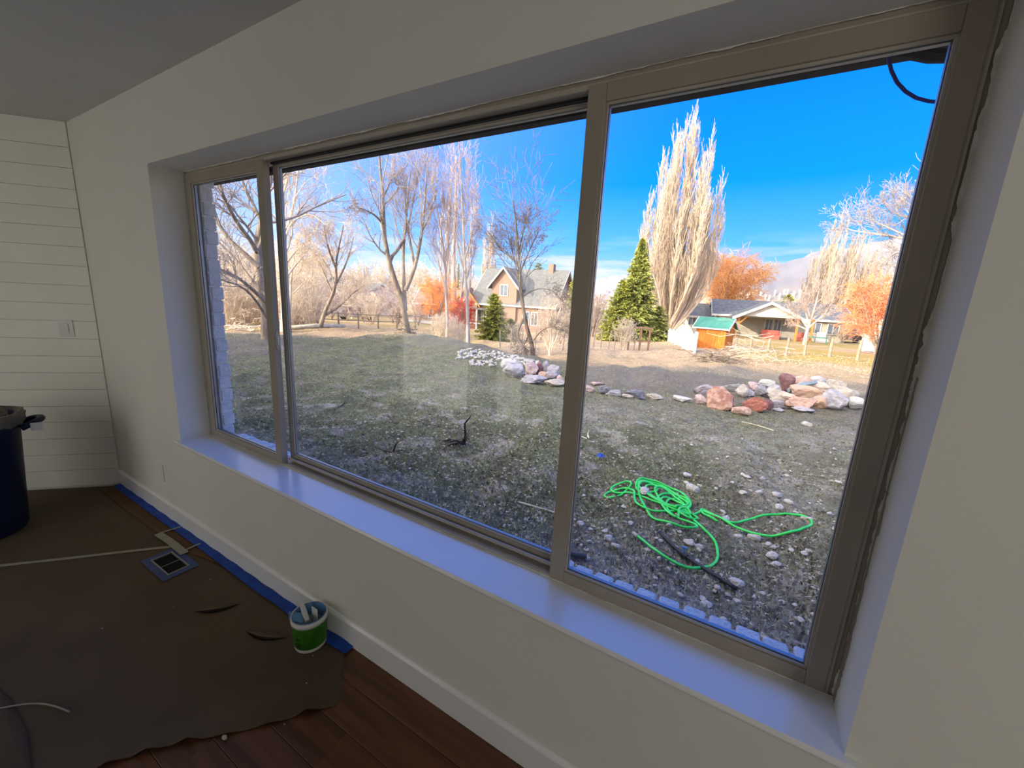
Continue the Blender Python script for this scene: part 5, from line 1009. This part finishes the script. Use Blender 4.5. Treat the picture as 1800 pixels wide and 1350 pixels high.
# measured floor spots
edge = [onplane(px, py, z=0)[:2] for px, py in ((606, 1142), (604, 1180), (600, 1222), (592, 1240), (540, 1256), (470, 1276), (400, 1293), (330, 1306), (260, 1325), (190, 1345))]
main = [(-1.32, -.02)] + [tuple(p) for p in edge] + [(-1.65, -.95), (-1.9, -1.4), (-2.1, -2.5), (-6.2, -2.5), (-4.08, -.16), (-3.95, -.035)]
lastp = edge[-1]
def curl_main(x, y):
    d = min(math.hypot(x - p[0], y - p[1]) for p in edge[4:]); return .018 * max(0, 1 - d / .09) ** 2 * (1 + .5 * math.sin(x * 20))
VX0, VX1, VY0, VY1 = -2.70, -2.47, -.262, -.150
sheet('floor_paper', main, .0015, M['paper'], 'big brown paper sheet covering the floor, front edge curling up', 'paper', seed=4, amp=.003, holes=(VX0, VX1, VY0, VY1), curl=curl_main)
strip = [(-3.95, -.03), (-3.97, -.125), (-3.4, -.13), (-2.95, -.125), (-2.6, -.105), (-2.42, -.07), (-2.36, -.03)]
sheet('paper_strip', strip, .0058, M['paper2'], 'narrow strip of redder brown paper laid along the baseboard', 'paper', seed=9, amp=.003)
# torn paper flaps and wood crumbs
for i, (a, c, lab) in enumerate((((340, 1076), (424, 1062), 'torn curled flap in the paper left of the green bucket'), ((432, 1110), (508, 1122), 'smaller torn curl in the paper right below the longer tear'))):
    p, q = onplane(*a, z=0), onplane(*c, z=0); d = q - p; n_ = np.array([-d[1], d[0], 0]) / np.linalg.norm(d); V = []; F = []
    S_v = []; S_f = []
    for j in range(13):
        t = j / 12; c_ = p + d * t - n_ * .030 * math.sin(t * math.pi) * 1.0; S_v += [tuple(c_ - n_ * .007 * math.sin(t * math.pi) + np.array([0, 0, .0062])), tuple(c_ + n_ * .002 + np.array([0, 0, .0062]))]
        if j: S_f.append((2 * j - 2, 2 * j - 1, 2 * j + 1, 2 * j))
        w_ = math.sin(t * math.pi); base_ = p + d * t - n_ * .030 * math.sin(t * math.pi)
        for k_, (u, hgt) in enumerate(((0, .014), (.5, .012), (1, .0005))): V.append(tuple(base_ + n_ * (.045 * u * w_) + np.array([0, 0, .0062 + hgt * w_])))
        if j: F += [(3 * j - 3, 3 * j, 3 * j + 1, 3 * j - 2), (3 * j - 2, 3 * j + 1, 3 * j + 2, 3 * j - 1)]
    o = MB().add(V, F).build('paper_tear', M['paper'], smooth=True, org=p); sd = o.modifiers.new('t', 'SOLIDIFY'); sd.thickness = .0012; tag(o, lab, 'paper'); MB().add(S_v, S_f).build('slit_shade', M['hole_shade'], o)  # black sliver laid on the paper paints the shade in the tear
# tapes on the floor
def strip_tape(name, pts, wid, z, m, label, wav=0.):
    P = smooth_line([(*p, z) for p in pts], max(12, len(pts) * 8)); V = []; F = []
    for i, p in enumerate(P):
        d = P[min(i + 1, len(P) - 1)] - P[max(i - 1, 0)]; n_ = np.array([-d[1], d[0], 0]); n_ /= np.linalg.norm(n_) + 1e-9; h_ = wav * (.5 + .5 * math.sin(i * 1.3))
        V += [tuple(p - n_ * wid / 2), tuple(p + n_ * wid / 2 + np.array([0, 0, h_])), tuple(p - n_ * wid / 2 + np.array([0, 0, .0012])), tuple(p + n_ * wid / 2 + np.array([0, 0, h_ + .0012]))]
        if i: a = 4 * (i - 1); c = 4 * i; F += [(a, a + 1, c + 1, c), (a + 2, c + 2, c + 3, a + 3), (a, c, c + 2, a + 2), (a + 1, a + 3, c + 3, c + 1)]
    n = len(P); F += [(0, 2, 3, 1), (4 * n - 4, 4 * n - 3, 4 * n - 1, 4 * n - 2)]
    return tag(MB().add(V, F).build(name, m, org=P[0]), label, 'tape')
zf = lambda px, py: tuple(onplane(px, py, z=0)[:2])
strip_tape('blue_tape', [(-3.95, -.034), (-3.2, -.037), (-2.6, -.034), (-2.2, -.040), (-1.95, -.045), (-1.80, -.036), (-1.6, -.050), (-1.42, -.043), (-1.30, -.036)], .048, .0102, M['tape'], 'long strip of blue painters tape along the foot of the baseboard', .006)
strip_tape('beige_tape', [zf(-60, 1003), zf(0, 996), zf(120, 983), zf(230, 970), zf(305, 962)], .022, .0052, M['tape_b'], 'long beige masking tape running left from the floor vent')
strip_tape('beige_tape', [zf(278, 941), zf(300, 955), zf(325, 976)], .040, .0120, M['tape_b'], 'wide short beige tape patch by the vent corner')
strip_tape('beige_tape', [zf(280, 941), zf(300, 935), zf(318, 929)], .014, .0132, M['tape_b'], 'thin short tape reaching towards the blue tape, nearer the corner')
strip_tape('beige_tape', [zf(322, 973), zf(342, 963), zf(360, 956)], .014, .0132, M['tape_b'], 'thin short tape reaching to the blue tape above the floor vent')
# floor vent
ve = empty('floor_vent', (-2.585, -.206, .002), 'open floor vent hole framed with blue tape in the paper', 'vent')
MB().box((VX0 + .012, VY0 + .012, -.0138), (VX1 - .012, VY1 - .012, .0012)).build('duct_hole_shade', M['hole_shade'], ve)  # solid black block stands in for the darkness inside the vent
b = ring(VX0 - .028, VX1 + .028, 0, 1, .034, .034, .2, .2, 0, 1); b = MB()
for q in (((VX0 - .03, VY0 - .026), (VX0 + .006, VY1 + .026)), ((VX1 - .006, VY0 - .026), (VX1 + .03, VY1 + .026)), ((VX0 + .006, VY0 - .026), (VX1 - .006, VY0 + .006)), ((VX0 + .006, VY1 - .006), (VX1 - .006, VY1 + .026))): MB().box((*q[0], .0060), (*q[1], .0074)).build('tape', M['tape_d'], ve)
b = MB(); b.box((VX0 + .006, VY0 + .006, .0005), (VX0 + .014, VY1 - .006, .010)).box((VX1 - .014, VY0 + .006, .0005), (VX1 - .006, VY1 - .006, .010)).box((VX0 + .014, VY0 + .006, .0005), (VX1 - .014, VY0 + .013, .010)).box((VX0 + .014, VY1 - .013, .0005), (VX1 - .014, VY1 - .006, .010)); b.build('metal_rim', M['spacer'], ve)
MB().box(((VX0 + VX1) / 2 - .0015, VY0 + .012, .0015), ((VX0 + VX1) / 2 + .0015, VY1 - .012, .006)).build('divider', M['spacer'], ve)
# bucket
bc = onplane(549, 1122, z=0); bc = np.array([-1.478, -.100, .0052]); Hb, r0, r1 = .150, .064, .070
bk = empty('paint_bucket', tuple(bc), 'small green and white plastic bucket with blue film inside by the baseboard', 'bucket')
MB().lathe([(r0 * .9, 0), (r0, .004), (r0 + .001, .018), (r0 + (r1 - r0) * .9, Hb - .022), (r1 + .004, Hb - .021), (r1 + .004, Hb), (r1 - .002, Hb), (r1 - .004, Hb - .006), (r0 - .003, .006), (.001, .005)], bc, 40, cap=False).build('pail', M['white'], bk, smooth=True)
MB().lathe([(r0 + .0016, .020), (r0 + (r1 - r0) * .88 + .0016, Hb - .026)], bc, 40, cap=False).build('label_wrap', M['green_lab'], bk, smooth=True)
b = MB(); rq = random.Random(4)
for j, (a_, z_, w_, h_) in enumerate([(276, .095, .5, .018), (282, .070, .35, .010), (290, .108, .3, .012), (279, .045, .45, .006), (279, .035, .4, .005), (294, .085, .2, .016), (272, .118, .3, .008)]):
    pts = []; a0 = math.radians(a_); R_ = r0 + .0045
    for zz_, s in ((z_, 0), (z_ + h_, 1)):
        for k_ in range(5): a = a0 + w_ * (k_ - 2) / 4 + (.12 * s); pts.append((bc[0] + R_ * math.cos(a), bc[1] + R_ * math.sin(a), bc[2] + zz_))
    b.add(pts, [(k_, k_ + 1, k_ + 6, k_ + 5) for k_ in range(4)])
b.build('label_print', M['ink'], bk)
MB().lathe([(r0 - .006, Hb - .055), (r1 - .010, Hb - .030), (r1 - .005, Hb - .010), (r1 - .0045, Hb + .002)], bc, 30, cap=False).build('film_liner', M['bluetray'], bk, smooth=True)
b = MB(); c0 = bc + np.array([-.02, -.01, Hb]); b.add([tuple(c0 + np.array(q)) for q in ((-.055, -.035, .002), (-.015, -.06, .0), (.03, -.03, -.018), (-.01, .01, -.016), (-.055, -.035, .004), (-.015, -.06, .002), (.03, -.03, -.016), (-.01, .01, -.014))], [(0, 1, 2, 3), (4, 7, 6, 5), (0, 4, 5, 1), (1, 5, 6, 2), (2, 6, 7, 3), (3, 7, 4, 0)]); b.build('film_fold', M['bluetray'], bk)
sp1 = MB(); fr_ = lambda p: (bc[0] + .018 + p[0], bc[1] + .02 + p[1] * .5, bc[2] + Hb - .045 + p[2] + p[1] * .5); sp1.box((-.018, -.015, 0), (.020, -.011, .075), fr=fr_); tag(sp1.build('plastic_card', M['white'], org=bc + np.array([.018, .02, Hb])), 'white plastic card standing upright in the green bucket', 'card')
sp2 = MB(); d_ = np.array([.055, -.030]); sp2.tube([bc + np.array([-.058, .006, Hb + .008]), bc + np.array([-.02, -.008, Hb - .002]), bc + np.array([.022, -.022, Hb - .014])], [.010, .011, .009], 6); tag(sp2.build('putty_knife', M['white'], org=bc + np.array([-.05, .006, Hb])), 'short white handled putty knife lying in the green bucket', 'tool')
# rubbish bin at far left
bc = np.array([-3.80, -.71, .004]); Hb = .70
rb = empty('rubbish_bin', tuple(bc), 'tall navy plastic rubbish bin with liner at the left edge', 'bin')
MB().lathe([(.205, 0), (.212, .02), (.252, Hb - .07), (.262, Hb - .068), (.262, Hb - .01), (.256, Hb), (.246, Hb), (.244, Hb - .02), (.20, .03), (.001, .025)], bc, 44, cap=False).build('bin_body', M['bin'], rb, smooth=True)
b = MB(); n = 60; V = []; F = []
prof = [(.236, -.10), (.242, -.01), (.252, .022), (.268, .020), (.274, -.008), (.270, -.045)]
for i, (r_, z_) in enumerate(prof):
    for k in range(n):
        a = 2 * math.pi * k / n; wob = .006 * math.sin(7 * a + i) + .004 * math.sin(17 * a + 2 * i); V.append((bc[0] + (r_ + wob) * math.cos(a), bc[1] + (r_ + wob) * math.sin(a), bc[2] + Hb + z_ + wob * (1.5 if i > 3 else .5)))
for i in range(len(prof) - 1):
    for k in range(n): F.append((i * n + k, i * n + (k + 1) % n, (i + 1) * n + (k + 1) % n, (i + 1) * n + k))
b.add(V, F).build('bin_liner', M['liner'], rb, smooth=True)
for sgn, nm in ((1, 'handle'), (-1, 'handle')):
    a0 = math.radians(78) if sgn > 0 else math.radians(258); u = np.array([math.cos(a0), math.sin(a0), 0]); t_ = np.array([-u[1], u[0], 0]); c = bc + np.array([0, 0, Hb - .045])
    P = [c + u * .255 + t_ * -.085 + np.array([0, 0, -.03]), c + u * .30 + t_ * -.075 + np.array([0, 0, -.01]), c + u * .335 + t_ * -.03, c + u * .338 + t_ * .03, c + u * .30 + t_ * .075 + np.array([0, 0, -.01]), c + u * .255 + t_ * .085 + np.array([0, 0, -.03])]
    hd = MB().tube(smooth_line(P, 14), .019, 8).build(nm, M['bin'], rb, smooth=True)
    if sgn > 0:
        w_ = MB(); w_.box((-.025, -.0015, -.024), (.025, .0015, .024), fr=lambda p: tuple(c + u * (.318) + t_ * -.092 + np.array([0, 0, -.028]) + t_ * p[1] * 1 + u * p[0] + np.array([0, 0, p[2]]))); w_.build('sticker', M['white'], hd)
# white cord, plaster crumbs, cloth
P = [(*zf(px, py), .0115) for px, py in ((-90, 1262), (0, 1250), (35, 1243), (70, 1240), (100, 1246), (124, 1256))]
tag(MB().tube(smooth_line(P, 20), .0028, 7).build('white_string', M['tape_b'], smooth=True, org=P[0]), 'thin off white string lying on the floor paper at lower left', 'cord')
for i, (px, py, s, lab) in enumerate(((395, 1299, .022, 'largest white plaster crumb beside the curled paper edge'), (539, 1203, .007, 'tiny plaster crumb on the paper below the bucket'), (550, 1155, .006, 'tiny crumb just below the green bucket'), (370, 1020, .006, 'tiny crumb near the floor vent'), (180, 1107, .007, 'tiny crumb in the middle of the floor paper'), (500, 1274, .006, 'tiny crumb on the wood by the paper edge'), (305, 1070, .005, 'tiny crumb left of the torn paper flap'))):
    x_, y_ = zf(px, py); o = bpy.data.objects.new('plaster_crumb', cob[i % 6]); link(o); o.location = (x_, y_, .0015 if i in (0, 5) else .0055); o.scale = (s, s * .7, s * .5); tag(o, lab, 'crumb')
sheet('floor_paper', [zf(-40, 1175), zf(20, 1235), zf(48, 1290), zf(62, 1400), (-1.9, -2.55), (-3.6, -2.55), (-3.2, -1.3)], .009, M['paper'], 'second overlapping brown paper sheet at the lower left corner', 'paper', seed=12, amp=.004)
